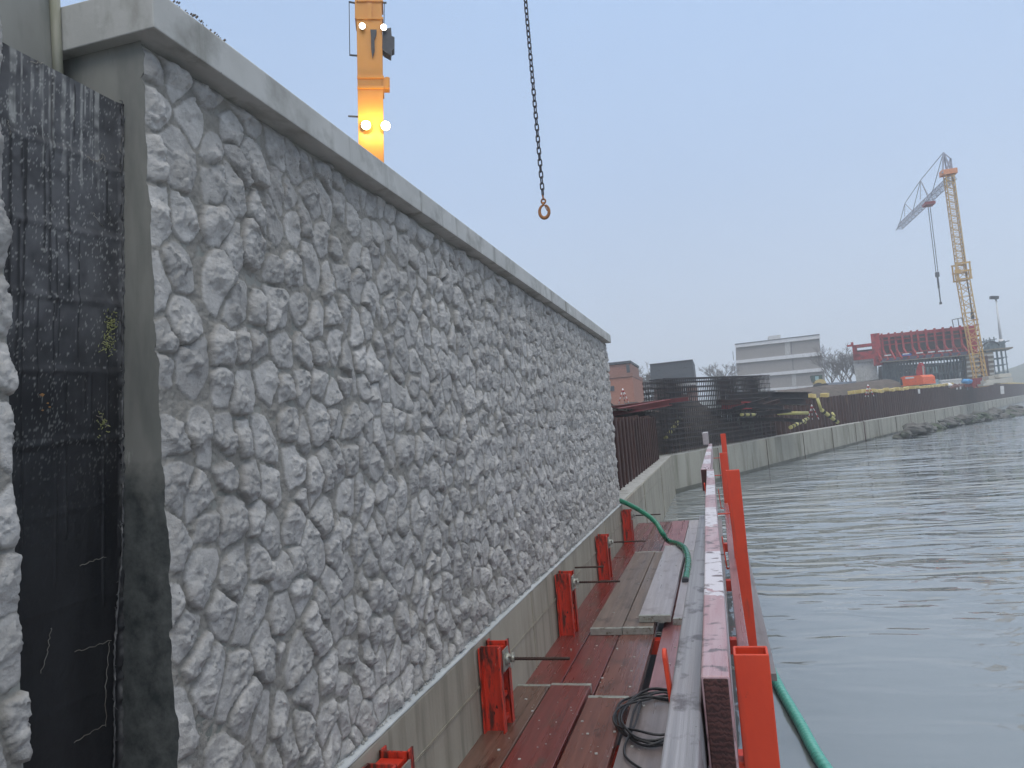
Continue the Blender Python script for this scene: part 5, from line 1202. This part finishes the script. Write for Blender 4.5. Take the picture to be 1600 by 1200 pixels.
lamp(566, 41, .075, M['lamp_cool'], 10); lamp(599.5, 43, .075, M['lamp_cool'], 10)
lamp(572, 196, .115, M['lamp_warm'], 60); lamp(602.5, 197, .115, M['lamp_warm'], 60)

# ------------------------------------------------------------------ hanging chain
YC = 8.9
hkp = W(850, 325, YC)
ch = thing('lifting_chain', 'dark steel lifting chain hanging from above with a rusty hook', 'chain', tuple(hkp))
pitch = .076; wr = .0085; Lk = .0465; Wk = .0225
def link_mesh():
    b = MB(); P = []
    for k in range(20):
        t = 2 * math.pi * (k + .5) / 20; x = Wk * math.cos(t); z = math.copysign(Lk - Wk, math.sin(t)) + Wk * math.sin(t)
        P.append(Vector((x, 0, z)))
    b.tube(P, wr, 7, closed=True); return b
lo0 = link_mesh().build('chain_link', M['chain'], ch, local=True)
ztop = W(818, -12, YC).z; z = hkp.z + .20; i = 0; xo = W(821, 0, YC).x - hkp.x; dzz = W(821, 0, YC).z - hkp.z
links = []
while z < ztop + 2.2 and i < 98:
    o = lo0 if i == 0 else lo0.copy()
    if i: S.collection.objects.link(o); o.parent = ch
    f = (z - hkp.z) / dzz; tw_ = .6 + .5 * max(0, f - .25)
    o.location = (xo * f * 1.0, 0, z - hkp.z); o.rotation_euler = (0, 0, (0 if i % 2 else math.pi / 2) + tw_ + .06 * math.sin(i)); z += pitch; i += 1
b = MB(); P = []       # hook: closed sling hook
for k in range(26):
    t = rad(100 + 330 * k / 25); rr = .078; P.append(hkp + Vector((rr * math.cos(t) * .78, .0, -.045 + rr * math.sin(t) * 1.05)))
b.tube([hkp + Vector((0, 0, .075))] + [hkp + Vector((-.004, 0, .04))] + P, [.014, .016] + [.013 + .009 * math.sin(math.pi * k / 25) for k in range(26)], 10)
b.build('hook', M['hook'], ch)
b = MB(); c = hkp + Vector((0, 0, .085)); b.tube([c + Vector((.026 * math.cos(t), 0, .030 * math.sin(t))) for t in [2 * math.pi * k / 16 for k in range(16)]], .011, 8, closed=True); b.build('hook_eye', M['hook'], ch)
b = MB(); c = hkp + Vector((0, 0, .135)); b.tube([c + Vector((0, .018 * math.cos(t), .030 * math.sin(t))) for t in [2 * math.pi * k / 16 for k in range(16)]], .008, 8, closed=True); b.build('coupling_link', M['hook'], ch)
b = MB().bar(hkp + Vector((.012, -.004, .03)), hkp + Vector((.040, -.004, -.045)), .016, .012); b.build('safety_latch', M['hook'], ch)

# ------------------------------------------------------------------ trees, hills
def tree(px, pyb, pyt, Y, lab, dens=1.0, spread=.45, seed=1, grp='bare trees behind the site'):
    r_ = random.Random(seed); a = W(px, pyb, Y); base_ = Vector((a.x, a.y, .3)); H_ = W(px, pyt, Y).z - .3
    t = thing('bare_tree', lab, 'tree', tuple(base_), grp); tr = MB(); cr_ = MB()
    tr.tube([base_, base_ + Vector((.1, 0, H_ * .3)), base_ + Vector((0, .1, H_ * .55))], [H_ * .022, H_ * .017, H_ * .011], 7)
    def br(p, d, ln, r, lv):
        q = p + d * ln * .5 + Vector((r_.uniform(-.05, .05), r_.uniform(-.05, .05), .03)) * ln; e_ = q + (d + Vector((r_.uniform(-.2, .2), r_.uniform(-.2, .2), .15))).normalized() * ln * .5
        (tr if lv == 0 else cr_).tube([p, q, e_], [r, r * .75, r * .5], 4 if lv else 5, caps=False)
        if lv < 4:
            for k in range(int((4 if lv < 2 else 3) * dens + .5)):
                f = r_.uniform(.35, 1); s_ = p.lerp(e_, f); an = r_.uniform(0, 6.28); dd = (d + Vector((math.cos(an), math.sin(an), r_.uniform(-.1, .5))) * r_.uniform(.5, .95)).normalized(); br(s_, dd, ln * r_.uniform(.5, .72), max(r * .5, .012), lv + 1)
    for k in range(7):
        an = k * 2.4 + r_.random(); hgt = H_ * r_.uniform(.25, .55); dd = Vector((math.cos(an) * spread * 1.4, math.sin(an) * spread * 1.4, 1)).normalized(); br(base_ + Vector((0, 0, hgt)), dd, H_ * r_.uniform(.28, .40), H_ * .009, 0)
    tr.build('trunk', M['bark'], t); cr_.build('crown', M['bark'], t)
tree(1128, 612, 568, 118, 'bare tree just left of the apartment block', 1.0, .6, 2)
tree(1140, 612, 572, 126, 'smaller bare tree touching the left side of the apartment block', 1.0, .6, 12)
tree(1300, 605, 556, 112, 'bare tree just right of the apartment block', 1.0, .5, 3)
tree(1316, 604, 552, 106, 'tall bare tree midway between the apartment block and the formwork', 1.0, .5, 4)
tree(1330, 603, 553, 108, 'bare tree close to the left end of the red formwork', 1.0, .5, 5)
tree(1346, 603, 560, 118, 'bare tree behind the pale pier', 1.0, .5, 6)
tree(1012, 615, 577, 96, 'bare tree left of the slate house', 1.0, .4, 8)
def conifer(px, pyb, pyt, Y, lab, seed):
    r_ = random.Random(seed); a = W(px, pyb, Y); bs = Vector((a.x, a.y, .3)); H_ = W(px, pyt, Y).z - .3; t = thing('evergreen_tree', lab, 'tree', tuple(bs), 'evergreens beside the slate house')
    MB().tube([bs, bs + Vector((0, 0, H_ * .95))], [H_ * .03, .03], 6).build('trunk', M['bark'], t); b = MB()
    for k in range(900):
        f = r_.random() ** .8; an = r_.random() * 6.28; rr = (1 - f) ** .8 * H_ * .26 * r_.uniform(.3, 1.1) * (1 + .3 * math.sin(an * 3 + f * 9)); c = bs + Vector((math.cos(an) * rr, math.sin(an) * rr, H_ * (.1 + .9 * f)))
        s_ = r_.uniform(.12, .3); d1 = Vector((r_.uniform(-1, 1), r_.uniform(-1, 1), r_.uniform(-.6, .4))) * s_; d2 = Vector((r_.uniform(-1, 1), r_.uniform(-1, 1), r_.uniform(-.6, .4))) * s_; b.poly([c, c + d1, c + d1 * .6 + d2])
    b.build('crown', M['foliage'], t, fix=False)
conifer(998, 616, 594, 98, 'short dark evergreen left of the bare tree', 1); conifer(1006, 616, 590, 102, 'dark evergreen behind the bare tree by the slate house', 2)
conifer(1014, 616, 584, 104, 'tallest evergreen, touching the slate house', 3)
def hills(u, v):
    az = rad(-25 + 85 * u); r = 300 + 60 * v; h = (9 + 5 * math.sin(u * 9 + 1) + 3 * nz3(u * 30, 0, 1)) + 26 * math.exp(-((u - .66) / .10) ** 2); h *= math.sin(math.pi * min(.5, v)) if v < .5 else 1
    return Vector((r * math.sin(az), r * math.cos(az), -.5 + h))
mound('hills', hills, 160, 8, M['hill'])

# ------------------------------------------------------------------ haze
hm = bpy.data.materials.new('haze'); hm.use_nodes = True; t = hm.node_tree; t.nodes.clear()
ho = nn(t, 'ShaderNodeOutputMaterial'); pv = nn(t, 'ShaderNodeVolumePrincipled'); pv.inputs['Color'].default_value = (.88, .94, 1, 1); pv.inputs['Density'].default_value = .0024; t.links.new(pv.outputs[0], ho.inputs['Volume'])
MB().box(-420, 620, -60, 920, -4.5, 52).build('haze', hm, kind='stuff')
